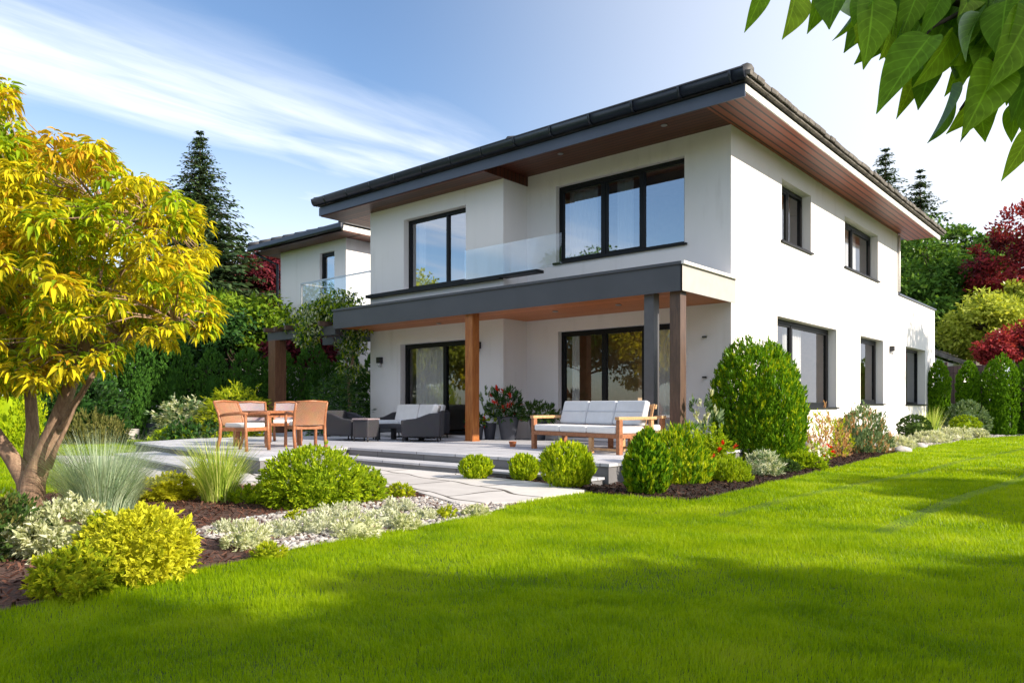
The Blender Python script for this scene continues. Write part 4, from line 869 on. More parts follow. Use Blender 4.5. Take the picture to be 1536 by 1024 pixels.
NMB().box((-21.6,14.28,3.99),(-18.0,14.295,5.03)).box((-21.615,14.3,3.99),(-21.6,15.28,5.03)).build('balcony_glass', M['glass_rail'])
NMB().box((-21.64,14.26,5.032),(-17.95,14.315,5.075)).box((-21.64,14.316,5.032),(-21.585,15.28,5.075)).box((-21.64,14.26,3.99),(-21.60,14.315,5.03)).build('handrail', M['steel'])

rh = empty('house', at(395,640,44), 0, 'house with a dark red tiled roof far behind the hedge at the left', 'house'); rh.location.z = 0; rh.rotation_euler.z = 0.5
MB().box((-5,-4,0),(5,4,6.9)).build('wall', M['stucco'], rh)
MB().add([(-5.6,-4.6,6.9),(5.6,-4.6,6.9),(5.6,4.6,6.9),(-5.6,4.6,6.9),(-3,0,9.4),(3,0,9.4)],[(0,1,5,4),(1,2,5),(2,3,4,5),(3,0,4),(0,3,2,1)]).build('roof', M['redroof'], rh)
wm_ = MB()
for xx in (-3.2,-0.6,2): wm_.box((xx,-4.03,4.2),(xx+1.2,-3.98,5.6))
wm_.build('window', M['glass_up'], rh)
ga = empty('garage', at(1395,600,37), 0, 'low white garage with brown sloping roof behind the fence at the right', 'garage'); ga.location.z = 0
MB().box((-4,-3,0),(1.55,3,2.9)).build('wall', M['stucco'], ga)
MB().add([(-4.6,-3.6,5.6),(-4.6,3.6,5.6),(2.2,3.6,2.75),(2.2,-3.6,2.75),(-4.6,-3.6,5.78),(-4.6,3.6,5.78),(2.2,3.6,2.93),(2.2,-3.6,2.93)],[(0,1,2,3),(7,6,5,4),(0,3,7,4),(1,5,6,2),(3,2,6,7),(0,4,5,1)]).build('roof', M['tile_edge'], ga)
MB().add([(-4,-2.98,2.9),(1.5,-2.98,2.9),(-4,-2.98,5.2)],[(0,1,2)]).build('gable', M['stucco'], ga)

# ------------------------------------------------------------------ fence with hedge columns at the far right
PAN = [(1419,1442),(1462,1484),(1519,1546)]
for i,(a,b) in enumerate(PAN):
    Yv = 31.3; q = []
    for px in (a,b):
        r = (px-CX)/FPX; t = Yv/(math.cos(YAW)+r*math.sin(YAW)); q.append(t*(-math.sin(YAW)+r*math.cos(YAW)))
    o = MB(); wdt = q[1]-q[0]; o.box((0,0,0),(wdt,.03,2.45)); o.box((-.05,-.02,0),(.05,.05,2.6)); o.box((0,-.02,2.2),(wdt,0.0,2.3)); o.box((0,-.02,.3),(wdt,0,.4))
    o = o.build('fence_panel', M['fence']); o.location = (q[0],Yv,0)
    tag(o, 'brown board fence panel ' + ['next to the white house corner','between the two middle thuja columns','right of the widest thuja column'][i], 'fence', 'fence panels at the end of the lawn')
random.seed(3)
for px, t, R, H, lab in ((1408,25.6,0.33,2.5,'narrow dark thuja column beside the far house corner'),(1452,26.0,0.36,2.5,'round topped thuja column between two brown fence panels'),(1500,25.6,0.52,2.65,'wide thuja column at the far end of the lawn'),(1556,25.6,0.6,2.6,'thuja column at the right edge of the picture')):
    bush('thuja', lab, 'thuja', px, 640, t, 'thuja columns along the fence', R=R, H=H, n=15000, L=0.10, W=0.04, mat=M['thuja'], mode='spray', prof=prof_col, amp=0.10, depth=0.25, sprig=0.07, loose=0.02)

# dark hedge at the back left: one column each
A, B = Vector((-25.6,4.6)), Vector((-17.2,16.4)); NH = 16
protos = [bush_mesh('hedge_thuja', 0.47, 2.75, 11000, 0.09, 0.035, M['hedge'], 'spray', prof_col, 0.10, 12, 0.3, sprig=0.08, loose=0.03) for _ in range(3)]
ordn = ['first','second','third','fourth','fifth','sixth','seventh','eighth','ninth','tenth','eleventh','twelfth','thirteenth','fourteenth','fifteenth','sixteenth']
for i in range(NH):
    o = protos[i] if i < 3 else protos[i%3].copy()
    if i >= 3: COL.objects.link(o)
    p = A.lerp(B, i/(NH-1)); o.location = (p.x+random.uniform(-.1,.1), p.y, 0); o.rotation_euler = (0,0,random.random()*6)
    s = random.uniform(0.92,1.08); o.scale = (s,s,random.uniform(0.93,1.07))
    tag(o, f'dark green thuja in the back hedge, {ordn[i]} from the left end', 'thuja', 'dark thujas of the back hedge')

# ------------------------------------------------------------------ trees of the background
def bt(name, label, px, pyc, t, R, rz, n, L, mat, base=None, **k):
    c = at(px, pyc, t)
    return tree(name, label, 'tree', (c.x,c.y,0), c.z+rz, R, c.z, rz, n, L, L*0.55, mat, **k)
conifer('conifer_tree', 'tall dark spruce behind the yellow tree', tuple(at(300,600,34))[:2]+(0,), 13.6, 5.4, 52, 46, 0.36, 0.15, z0=0.1, power=0.95)
conifer('conifer_tree', 'taller spruce top showing above the right eave', tuple(at(1328,600,50))[:2]+(0,), 18.4, 5.8, 52, 34, 0.5, 0.2, group='spruces behind the roof')
conifer('conifer_tree', 'shorter spruce showing between the eave and the red tree', tuple(at(1380,600,47))[:2]+(0,), 15.9, 5.8, 48, 34, 0.5, 0.2, group='spruces behind the roof')
bt('broadleaf_tree', 'dark green tree behind the far corner of the house', 1395, 445, 42, 3.6, 4.6, 15000, 0.34, 'green', clumps=60)
bt('broadleaf_tree', 'green tree between the house corner and the red maple', 1455, 420, 46, 3.2, 4.0, 12000, 0.36, 'green', clumps=50)
bt('broadleaf_tree', 'mid green tree low behind the garage roof', 1350, 470, 40, 2.6, 3.0, 8000, 0.32, 'green', clumps=40)
bt('maple_tree', 'tall red maple at the right edge', 1545, 390, 38, 3.0, 3.4, 16000, 0.22, 'red', clumps=80, csz=0.18, mat2='purple', share=0.4)
bt('maple_tree', 'low red maple behind the fence thujas', 1532, 515, 31, 1.5, 1.0, 7000, 0.16, 'red', clumps=44, csz=.2)
bt('maple_tree', 'small red maple beside the garage roof', 1490, 525, 31, 0.9, 0.55, 3000, 0.18, 'red', clumps=20)
bt('broadleaf_tree', 'mid green tree between the red maple and the pale tree', 1500, 470, 40, 2.2, 2.4, 9000, 0.26, 'green', clumps=50, csz=.22)
bt('broadleaf_tree', 'pale yellow green tree in front of the red maple', 1475, 490, 34, 1.9, 1.8, 9000, 0.24, 'yellowg', clumps=44, csz=0.25)
bt('broadleaf_tree', 'yellow green tree top right of the pale one', 1530, 455, 36, 1.5, 1.1, 5000, 0.24, 'yellowg', clumps=26)
bt('purple_tree', 'dark purple leaved tree beside the smaller white house', 395, 425, 36, 2.0, 1.6, 8000, 0.25, 'purple', clumps=36)
bt('purple_tree', 'low purple red tree seen under the pergola', 452, 520, 25.0, 1.2, 0.7, 4000, 0.18, 'purple', clumps=24)
bt('broadleaf_tree', 'light green tree above the dark hedge, left of the pergola', 372, 492, 27, 2.2, 1.15, 10000, 0.2, 'hedge_l', clumps=44)
bt('broadleaf_tree', 'yellowish green tree above the hedge behind the spruce foot', 310, 480, 28, 1.7, 1.1, 7000, 0.2, 'hedge_l', clumps=36)
bt('broadleaf_tree', 'dark green tree above the hedge between the pale trees', 345, 505, 26, 1.9, 0.9, 7000, 0.2, 'laurel', clumps=36)
bt('broadleaf_tree', 'dark green tree above the left end of the hedge', 60, 470, 30, 3.6, 2.6, 10000, 0.3, 'green', clumps=44)
bt('broadleaf_tree', 'mid green tree above the hedge behind the yellow crown', 210, 490, 29, 2.4, 1.6, 9000, 0.26, 'green', clumps=40)
# trees of the neighbouring plot to the right: they shade the lawn
for (x,y,H,R,n) in ((8.4,-1.5,7.0,2.0,18000),(8.2,0.9,6.9,1.9,18000),(8.0,2.9,6.8,1.7,18000),(8.1,4.9,6.5,1.4,16000),(8.0,6.6,5.3,1.0,12000),(6.2,9.6,4.4,1.0,12000),(7.6,10.9,5.2,1.0,9000),
                    (8.6,12.6,6.2,1.5,9000),(8.4,14.8,6.1,1.4,8000),(8.8,17.8,5.9,1.3,5000),(8.6,20.6,5.2,1.2,4500),(9,23.6,5.1,1.3,4500)):
    tree('garden_tree', f'leafy tree on the neighbouring plot, {y+3:.0f} metres along and {x:.0f} metres to the right', 'tree', (x,y,0), H, R, H*0.62, H*0.40, n, 0.22, 0.14, 'green', clumps=34, group='trees beside the lawn', csz=0.34)
tree('garden_tree', 'slender tree beside the far lawn that shades the end of the wall', 'tree', (6.0,29.7,0), 10.2, 1.9, 8.2, 2.0, 3600, 0.22, 0.14, 'green', clumps=30, csz=.34)
for (x,y,H,R,m) in ((-34,-6,9,4,'yellowg'),(-27,-12,11,4.5,'green'),(-19,-16,8,4,'maple_y'),(-10,-15,9,4,'green'),(-41,2,9,4,'green'),(-2,-16,8,4,'maple_y'),(-23,-13.5,8,3.5,'maple_y'),(-31,-9.5,7.5,3.5,'maple_y'),(-38,-8,8.5,4,'green'),(-46,-9,9,4.5,'yellowg'),(-14.5,-18,8,3.8,'yellowg')):
    tree('garden_tree', f'tree across the garden reflected in the windows, {abs(x)} metres to the left', 'tree', (x,y,0), H, R, H*0.6, H*0.42, 15000, 0.26, 0.16, m, clumps=48, group='trees across the garden', csz=0.26)

# ------------------------------------------------------------------ the yellow tree at the left
def yellow_tree():
    base = Vector((-7.62,2.22,0)); root = empty('maple_tree', base, 0, 'yellow and orange leaved garden tree with several leaning stems', 'tree')
    T = lambda px,py,t: at(px,py,t) - base
    mb = MB()
    mb.tube([T(46,800,6.7),T(44,765,6.7),T(50,720,6.7),T(72,665,6.68),T(82,640,6.65),T(97,600,6.6),T(112,560,6.55),T(124,525,6.5),T(138,470,6.45),T(150,400,6.4),T(165,330,6.4)],[0.140,0.117,0.101,0.078,0.069,0.059,0.055,0.047,0.039,0.027,0.014],12)
    mb.tube([T(50,760,6.72),T(40,720,6.74),T(20,690,6.78),T(-8,650,6.8),T(-40,600,6.8),T(-80,500,6.8),T(-110,420,6.9)],[0.101,0.090,0.070,0.062,0.051,0.035,0.014],12)
    mb.tube([T(48,740,6.78),T(46,690,6.9),T(49,640,6.95),T(45,585,7.0),T(42,530,7.0),T(35,440,7.0),T(60,330,7.0)],[0.090,0.066,0.055,0.050,0.043,0.031,0.012],12)
    mb.tube([T(88,640,6.65),T(95,640,6.6),T(110,606,6.5),T(122,590,6.45),T(140,560,6.4),T(165,530,6.4),T(185,505,6.4)],[.05,.03,.024,.022,.02,.014,.008],8)
    mb.tube([T(72,700,6.6),T(84,672,6.5),T(100,640,6.45),T(112,612,6.45),T(135,575,6.4),T(150,552,6.4)],[.04,.022,.016,.014,.01,.006],7)
    mb.tube([T(112,560,6.55),T(150,520,6.4),T(205,500,6.3),T(260,480,6.2)],[.04,.028,.02,.01],7)
    mb.tube([T(138,470,6.45),T(190,400,6.3),T(240,340,6.3)],[.04,.03,.012],7)
    mb.tube([T(42,530,7.0),T(10,480,6.6),T(-30,400,6.3)],[.05,.03,.012],7)
    mb.tube([T(45,560,7.0),T(90,470,7.3),T(130,380,7.6)],[.05,.03,.012],7)
    rng = np.random.default_rng(77)
    # whorls of drooping leaves: centres fill the crown, seen as overlapping umbrellas
    out = [(0,115),(22,150),(28,200),(110,205),(160,225),(185,275),(215,268),(270,290),(310,330),(312,385),(300,430),(328,470),(310,500),(255,520),(215,505),(165,545),(110,560),(55,585),(0,590),(-90,560),(-190,470),(-200,300),(-110,170),(-40,125)]
    C = []
    while len(C) < 1050:
        px, py = rng.uniform(-210,330), rng.uniform(110,590)
        if not inside(np.array([[px,py]]), out)[0]: continue
        cx_, cy_ = (px-60)/270, (py-370)/240; e = max(0.0, 1-cx_*cx_-cy_*cy_*0.8)
        dep = 6.75 + rng.uniform(-1,1)*1.45*math.sqrt(e)
        C.append((px,py,dep))
    tw = MB()
    ends = [T(165,330,6.4),T(-110,420,6.9),T(60,330,7.0),T(185,505,6.4),T(260,480,6.2),T(240,340,6.3),T(-30,400,6.3),T(130,380,7.6),T(124,525,6.5),T(42,530,7.0),T(138,470,6.45),T(35,440,7.0)]
    P=[];D=[];Q=[];mi=[];L=[]
    for (px,py,dep) in C:
        c = T(px,py,dep); j = min(ends, key=lambda e:(e-c).length)
        if (j-c).length < 1.3 and rng.random() < 0.5: tw.tube([j, j.lerp(c,0.5)+Vector((0,0,.06)), c],[.012,.007,.003],4)
        n = rng.integers(26,38); th0 = rng.random()*6.28
        topness = (590-py)/480; po = np.clip(0.03+0.42*(topness-0.45)+0.22*(rng.random()-.5),0.02,0.7)
        u = rng.random(); m = 1 if u < po else (2 if u > 0.66 else 0)
        sc = rng.uniform(0.75,1.2)
        for k in range(n):
            th = th0 + k*2.4; ring = rng.random(); d = np.array([math.cos(th), math.sin(th), 0.35-1.25*ring])
            cc = np.array(c); P.append(cc + np.array([math.cos(th),math.sin(th),0])*0.035*sc*(0.5+ring) + np.array([0,0,.05-0.09*ring])*sc + rng.normal(0,.012,3)); D.append(d + rng.normal(0,.16,3))
            Q.append(np.array([math.cos(th)*0.5,math.sin(th)*0.5,1.0]) + rng.normal(0,.22,3)); L.append(0.095*sc*rng.uniform(.7,1.2)); mi.append(m if rng.random()<.85 else int(rng.integers(0,3)))
    mb.v += []; b0 = len(mb.v)
    mb.v += tw.v; mb.f += [tuple(i+b0 for i in f) for f in tw.f]; mb.m += tw.m
    mb.build('trunk', M['bark'], root, True)
    L = np.array(L); V,F = leaves_geo(np.array(P),np.array(D),np.array(Q),L,L*0.42,T_MID)
    mesh_np('crown', V, F, [M['maple_y'],M['maple_o'],M['maple_g']], root, np.repeat(np.array(mi),len(T_MID[1])), True)
yellow_tree()

# ------------------------------------------------------------------ the branch overhead, top right
def overhang():
    base = Vector((1.5,1.6,0)); OV = 0.6; root = empty('overhanging_tree', base, 0, 'tree with large green leaves hanging into the top right corner', 'tree')
    T = lambda px,py,t: at(px,py,t*OV) - base
    mb = MB()
    mb.tube([(0,0,-.1),(.02,0,1.2),(-.05,.02,2.4),(-.2,.05,3.4)],[.13,.11,.09,.05],10)
    mb.tube([(-.05,.02,2.4),T(1640,-80,2.4),T(1540,-20,2.35),T(1460,10,2.3),T(1380,-10,2.3),T(1290,-15,2.25),T(1180,-25,2.2)],[.04,.02,.012,.008,.006,.004,.003],7)
    mb.tube([T(1540,-20,2.35),T(1500,70,2.3),T(1465,130,2.25),T(1440,165,2.25)],[.009,.005,.0035,.002],6)
    mb.tube([T(1640,-80,2.4),T(1590,60,2.45),T(1560,140,2.4),T(1535,190,2.35)],[.011,.007,.004,.002],6)
    mb.tube([T(1460,10,2.3),T(1400,40,2.25),T(1370,70,2.2)],[.006,.0035,.002],6)
    mb.build('trunk', M['darkbark'], root, True)
    # stem point, tip point, depth, width ratio
    LV = [((1150,-25),(1121,44),2.2,.42),((1195,-30),(1187,51),2.2,.5),((1235,-20),(1219,43),2.25,.5),((1262,-25),(1240,28),2.2,.6),((1292,0),(1255,66),2.25,.5),((1310,-10),(1304,90),2.15,.52),((1345,15),(1330,92),2.3,.5),
          ((1400,50),(1316,152),2.05,.46),((1440,30),(1382,130),2.2,.5),((1402,95),(1377,155),2.35,.55),((1372,120),(1352,165),2.4,.3),((1430,120),(1408,218),2.1,.55),((1470,140),(1430,196),2.3,.45),((1468,150),(1478,206),2.25,.62),
          ((1500,90),(1455,190),2.1,.55),((1452,165),(1447,209),2.3,.3),((1525,150),(1515,214),2.3,.6),((1560,180),(1506,266),2.15,.42),((1475,10),(1432,98),2.1,.5),((1510,0),(1494,80),2.15,.5),((1380,-20),(1350,60),2.2,.5),
          ((1420,-30),(1404,60),2.35,.5),((1330,-30),(1316,40),2.3,.5),((1280,-30),(1268,40),2.35,.5),((1545,20),(1498,120),2.1,.5),((1560,70),(1520,170),2.2,.5),((1530,60),(1510,150),2.4,.5),((1460,60),(1425,140),2.4,.5),
          ((1490,120),(1482,190),2.45,.55),((1550,110),(1540,205),2.3,.5),((1415,-10),(1385,50),2.1,.5),((1360,20),(1345,110),2.45,.45),((1450,-30),(1455,60),2.3,.5),((1500,-40),(1540,50),2.3,.5),((1400,20),(1395,105),2.5,.5),((1360,-30),(1380,40),2.4,.5),((1520,-10),(1475,60),2.5,.5),((1480,60),(1500,140),2.5,.5)]
    rng = np.random.default_rng(8)
    for k in range(330):
        x = rng.uniform(1300,1620); y = rng.uniform(-80,50)+max(0,(x-1420)*0.45); LV.append(((x,y),(x-rng.uniform(0,40),y+rng.uniform(32,62)),rng.uniform(2.2,2.9),.52))
    P=[];D=[];Q=[];L=[];W=[]
    for (a,b,t,wr) in LV:
        p = T(a[0],a[1],t+rng.uniform(0,.1)); q = T(b[0],b[1],t-rng.uniform(-.05,.1)); d = q-p; l = d.length*rng.uniform(.8,1.0)
        P.append(q - d.normalized()*l); D.append(d); L.append(l*.98); W.append(l*wr*1.12)
        view = Vector((math.sin(YAW)*1.0,-math.cos(YAW),0.25)); Q.append(np.array(view)+rng.normal(0,.75,3)+np.array([0.2,0,.5]))
    V,F = leaves_geo(np.array(P),np.array([tuple(d) for d in D]),np.array(Q),np.array(L),np.array(W),leaf_template(14,0.24,0.14))
    o = mesh_np('crown', V, F, M['over'], root, None, True)
    TV = leaf_template(14)[0]; per = len(TV); uvv = np.stack([TV[:,0], np.tile([0,.5,1.0], per//3)], 1)
    li = np.zeros(len(o.data.loops), np.int32); o.data.loops.foreach_get('vertex_index', li)
    uv = o.data.uv_layers.new(name='leaf'); uv.data.foreach_set('uv', uvv[li % per].astype(np.float32).ravel())
overhang()

# ------------------------------------------------------------------ planting, left bed
random.seed(11)
tuft('grass_clump', 'large silvery blue ornamental grass beside the yellow tree', 'ornamental grass', gp(152,770), 2600, 0.27, 0.80, 1.25, 0.0026, M['blue'])
tuft('grass_clump', 'upright pale green ornamental grass in front of the path', 'ornamental grass', gp(328,752), 900, 0.17, 0.72, 0.95, 0.0042, M['straw'])
bush('shrub', 'large round green shrub in the middle of the left bed', 'shrub', 470, 758, R=0.47, H=0.56, n=14000, L=0.045, W=0.019, mat=M['shrub'], amp=0.2, nl=20, sprig=0.15, loose=0.05)
bush('shrub', 'smaller light green shrub against the large round one', 'shrub', 540, 752, R=0.25, H=0.34, n=4500, L=0.045, W=0.02, mat=M['shrub'], amp=0.2, sprig=0.16)
bush('shrub', 'bright golden variegated shrub at the lawn edge', 'shrub', 218, 866, R=0.26, H=0.37, n=6500, L=0.042, W=0.021, mat=M['gold'], amp=0.25, nl=18, tpl=T_FOLD)
bush('shrub', 'lime green shrub low in front of the golden one', 'shrub', 118, 886, R=0.22, H=0.20, n=3600, L=0.042, W=0.022, mat=M['lime'], amp=0.3, nl=18, tpl=T_FOLD)
bush('shrub', 'pale lime shrub between the golden and the white one', 'shrub', 175, 838, R=0.20, H=0.28, n=3000, L=0.042, W=0.021, mat=M['lime'], amp=0.3, tpl=T_FOLD, extra=(M['gold'],0.4))
bush('shrub', 'white variegated groundcover shrub at the foot of the tree', 'shrub', 92, 832, R=0.33, H=0.30, n=5500, L=0.045, W=0.022, mat=M['varieg'], amp=0.3, nl=18, tpl=T_FOLD)
bush('shrub', 'dark olive shrub at the left edge of the picture', 'shrub', -12, 835, R=0.28, H=0.42, n=5000, L=0.045, W=0.02, mat=M['boxg'], amp=0.2, extra=(M['olive'],0.45))
bush('shrub', 'low yellow green mound behind the pale ornamental grass', 'shrub', 252, 748, R=0.32, H=0.22, n=2600, L=0.07, W=0.035, mat=M['gold'], amp=0.3, mode='flat')
bush('shrub', 'low green mound right of the pale ornamental grass', 'shrub', 388, 752, R=0.26, H=0.13, n=2400, L=0.05, W=0.02, mat=M['shrub'], amp=0.3)
bush('shrub', 'tiny green tuft at the path edge behind the gravel', 'shrub', 600, 746, R=0.13, H=0.13, n=1100, L=0.045, W=0.018, mat=M['lime'], amp=0.3)
k = 0
GP = [(372,822,.20,.20,'varieg','pale cushion plant nearest the golden shrub'),(405,838,.12,.11,'lime','small lime cushion plant low in the gravel'),(470,800,.22,.16,'silver','silver cushion plant left in the gravel'),(535,806,.22,.20,'varieg','bushy whitish cushion plant at the lawn side of the gravel'),
      (575,790,.18,.15,'silver','silver cushion plant beside the whitish one'),(610,794,.15,.14,'varieg','whitish cushion plant near the lawn edge'),(668,778,.11,.12,'lime','lime cushion plant at the narrow end of the gravel'),(510,776,.24,.12,'silver','flat silver cushion plant behind the others'),
      (445,780,.10,.09,'lime','small lime cushion plant beside the bark'),(600,768,.20,.12,'silver','silver cushion plant near the path end'),(715,774,.14,.10,'varieg','straw coloured cushion plant at the tip of the gravel'),(345,800,.16,.10,'silver','low silver plant at the left end of the gravel'),(420,805,.18,.12,'silver','flat silver plant in the left of the gravel'),(640,780,.14,.10,'silver','small silver plant between lime and whitish cushions')]
for px,py,R,H,m,lab in GP:
    bush('cushion_plant', lab, 'plant', px, py, None, 'cushion plants in the gravel', R=R*.78, H=H*.85, n=int(9000*R), L=0.032, W=0.011, mat=M[m], amp=0.35, nl=12, sprig=.3)
for i,(x,y) in enumerate(((165,820),(20,880),(30,895))): pass
st = empty('garden_stake', gp(146,832), 0, 'small terracotta coloured garden stake between the shrubs', 'garden stake')
MB().lathe([(0.012,0),(0.02,0.05),(0.022,0.20),(0.016,0.24),(0.004,0.25)],k=12).build('stake', M['terra'], st, True)
MB().box((0.024,-.01,0.02),(0.05,.01,0.23)).build('plant_label', M['whitepot'], st, bev=.004)

# ------------------------------------------------------------------ planting, right bed
bush('thuja', 'small round golden thuja left of the terrace front', 'thuja', 714, 720, None, 'globe thujas in front of the terrace', R=0.205, H=0.31, n=3600, L=0.06, W=0.02, mat=M['thuja_l'], mode='spray', prof=prof_ball, amp=0.1, depth=0.35, sprig=0.14, loose=0.03)
bush('thuja', 'slightly taller small round thuja in the middle of the terrace front', 'thuja', 786, 722, None, 'globe thujas in front of the terrace', R=0.185, H=0.33, n=3600, L=0.06, W=0.02, mat=M['thuja_l'], mode='spray', prof=prof_ball, amp=0.1, depth=0.35, sprig=0.14, loose=0.03)
bush('thuja', 'largest round golden thuja in front of the wooden sofa', 'thuja', 852, 732, None, 'globe thujas in front of the terrace', R=0.315, H=0.53, n=7500, L=0.065, W=0.02, mat=M['thuja_l'], mode='spray', prof=prof_ball, amp=0.1, depth=0.35, sprig=0.14, loose=0.03)
bush('thuja', 'bright green egg shaped thuja at the corner of the bed', 'thuja', 970, 740, None, None, R=0.26, H=0.70, n=8000, L=0.07, W=0.024, mat=M['thuja'], mode='spray', prof=prof_egg, amp=0.1, depth=0.35, sprig=0.13, loose=0.03, extra=(M['thuja_l'],0.35))
bush('thuja', 'big dark green dome shaped thuja before the house corner', 'thuja', 1139, 694, None, None, R=0.73, H=2.08, n=46000, L=0.075, W=0.024, mat=M['thuja'], mode='spray', prof=prof_big, amp=0.15, nl=34, depth=0.32, sprig=0.11, loose=0.05, extra=(M['thuja_l'],0.22))
bush('shrub', 'feathery yellow green shrub behind the egg shaped thuja', 'shrub', 1018, 724, None, None, R=0.34, H=0.70, n=9000, sprig=0.17, L=0.075, W=0.015, mat=M['thuja_l'], mode='spray', prof=prof_dome, amp=0.3, extra=(M['thuja'],0.4))
bush('shrub', 'leafy green shrub between the feathery one and the big thuja', 'shrub', 1066, 706, None, None, R=0.30, H=0.52, n=4500, L=0.055, W=0.022, mat=M['shrub'], amp=0.3)
bush('shrub', 'low bright green mound at the lawn edge of the right bed', 'shrub', 1098, 722, None, None, R=0.24, H=0.28, n=5200, sprig=.16, L=0.06, W=0.010, mat=M['shrub'], amp=0.1, mode='spray')
bush('shrub', 'grey blue lavender mound in front of the big thuja', 'shrub', 1143, 713, None, None, R=0.27, H=0.34, n=4600, L=0.055, W=0.013, mat=M['silver'], amp=0.25, extra=(M['grey_g'],0.5))
bush('shrub', 'small dark green mound right of the lavender', 'shrub', 1176, 708, None, None, R=0.18, H=0.16, n=1800, L=0.06, W=0.02, mat=M['boxg'], amp=0.25)
bush('shrub', 'low green leafy plant under the right side of the big thuja', 'shrub', 1206, 703, None, None, R=0.24, H=0.22, n=2200, L=0.07, W=0.03, mat=M['shrub'], amp=0.3)
bush('shrub', 'pinkish russet flowering shrub against the side wall', 'shrub', 1238, 684, None, None, R=0.52, H=0.85, n=3200, L=0.07, W=0.02, mat=M['russet'], mode='spray', amp=0.4, depth=0.9, loose=0.2, extra=(M['lime'],0.4))
bush('shrub', 'bushy grey green shrub with russet tips against the side wall', 'shrub', 1288, 678, None, None, R=0.60, H=0.86, n=8000, L=0.08, W=0.022, mat=M['grey_g'], mode='spray', amp=0.35, depth=0.5, extra=(M['russet'],0.25))
bush('flower', 'white flowering plant at the foot of the russet shrub', 'flowers', 1222, 690, None, None, R=0.25, H=0.26, n=1000, L=0.06, W=0.04, mat=M['whiteflower'], amp=0.3, extra=(M['shrub'],0.5))
bush('flower', 'bright red flowers in the mulch right of the big thuja', 'flowers', 1240, 688, None, None, R=0.13, H=0.24, n=420, L=0.06, W=0.05, mat=M['redflower'], amp=0.3, extra=(M['shrub'],0.2))
bush('flower', 'red topped flowers beside the brown canopy post', 'flowers', 1070, 668, 11.4, None, z=0.02, R=0.28, H=0.66, n=1500, L=0.07, W=0.035, mat=M['shrub'], amp=0.3, depth=0.6, extra=(M['redflower'],0.10))
bush('shrub', 'loose grey green plant against the front wall right of the canopy post', 'shrub', 1056, 668, 12.3, None, z=0.02, R=0.30, H=1.05, n=900, L=0.10, W=0.04, mat=M['grey_g'], mode='spray', amp=0.4, depth=0.9, extra=(M['varieg'],0.3))
bush('box_ball', 'clipped dark box ball near the far window', 'shrub', 1371, 662, None, None, R=0.42, H=0.72, n=6000, L=0.06, W=0.03, mat=M['boxg'], prof=prof_ball, amp=0.05, depth=0.2, sprig=0.06, loose=0.01)
bush('box_ball', 'clipped light green box ball at the lawn edge', 'shrub', 1447, 655, None, None, R=0.44, H=0.66, n=5000, L=0.07, W=0.03, mat=M['shrub'], prof=prof_ball, amp=0.05, depth=0.2, sprig=0.06, loose=0.01)
bush('shrub', 'large rounded grey green shrub by the fence', 'shrub', 1449, 652, 25.0, None, R=0.66, H=1.12, n=6500, L=0.09, W=0.03, mat=M['grey_g'], prof=prof_dome, amp=0.1, depth=0.3, sprig=.1, loose=.04)
tuft('grass_clump', 'tall green grass clump behind the dark box ball', 'ornamental grass', (-5.35,26.3,0), 220, 0.22, 1.0, 0.5, 0.010, M['straw'])
for i,(px,py,R,H,lab) in enumerate(((1410,652,.5,.52,'silver shrub between the two box balls'),(1396,664,.45,.28,'low silver groundcover in front of the dark box ball'),(1430,660,.42,.30,'silver plant in front of the light box ball'),(1345,672,.40,.22,'flat silver groundcover left of the dark box ball'),(1465,657,.30,.25,'small silver plant at the end of the gravel'))):
    bush('silver_plant', lab, 'plant', px, py, None, 'silver plants along the far wall', R=R, H=H, n=2600, L=0.08, W=0.03, mat=M['silver'], amp=0.35, nl=12)
rk = MB(); rng = np.random.default_rng(5)
for i,(px,py) in enumerate(((1322,676),(1352,678),(1378,672))):
    p = gp(px,py); b = bmesh.new(); bmesh.ops.create_icosphere(b, subdivisions=2, radius=1)
    for v in b.verts: v.co *= 1+random.uniform(-.14,.14); v.co.x *= .22; v.co.y *= .17; v.co.z *= .09
    me = bpy.data.meshes.new('rock'); b.to_mesh(me); b.free(); o = link('rock', me, M['stone'], None, True); o.location = (p.x,p.y,.04); o.rotation_euler.z = i
    tag(o, ['pale flat rock nearest the mulch at the side wall','pale flat rock in the middle of the gravel edge','pale flat rock before the dark box ball'][i], 'rock', 'rocks edging the gravel')

# ------------------------------------------------------------------ planting behind the terrace, left
bush('shrub', 'round olive brown shrub on the far side of the left lawn', 'shrub', 140, 668, 19.2, None, R=0.72, H=0.78, n=3500, L=0.10, W=0.03, mat=M['olive'], amp=0.25, mode='spray')
bush('shrub', 'viburnum with pale flower heads in front of the hedge', 'shrub', 283, 660, 18.6, None, R=0.80, H=1.16, n=5000, L=0.11, W=0.06, mat=M['varieg'], amp=0.35, mode='flat', extra=(M['grey_g'],0.5))
bush('shrub', 'low dark green shrub under the viburnum', 'shrub', 300, 662, 17.6, None, R=0.75, H=0.55, n=3200, L=0.12, W=0.06, mat=M['laurel'], amp=0.3)
bush('shrub', 'low bright green shrub beside the slate planter', 'shrub', 262, 662, 17.4, None, R=0.45, H=0.42, n=2200, L=0.10, W=0.05, mat=M['shrub'], amp=0.3)
bush('shrub', 'yellow green spreading shrub behind the left dining chair', 'shrub', 352, 655, 18.2, None, R=0.85, H=1.38, n=5500, L=0.12, W=0.04, mat=M['lime'], amp=0.35, mode='flat')
bush('shrub', 'glossy laurel shrub left of the olive one', 'shrub', 138, 655, 20.4, None, R=0.85, H=1.7, n=5500, L=0.14, W=0.07, mat=M['laurel'], amp=0.25)
bush('shrub', 'second glossy laurel behind the middle stem of the yellow tree', 'shrub', 70, 655, 20.2, None, R=1.0, H=1.8, n=5500, L=0.14, W=0.07, mat=M['laurel'], amp=0.25)
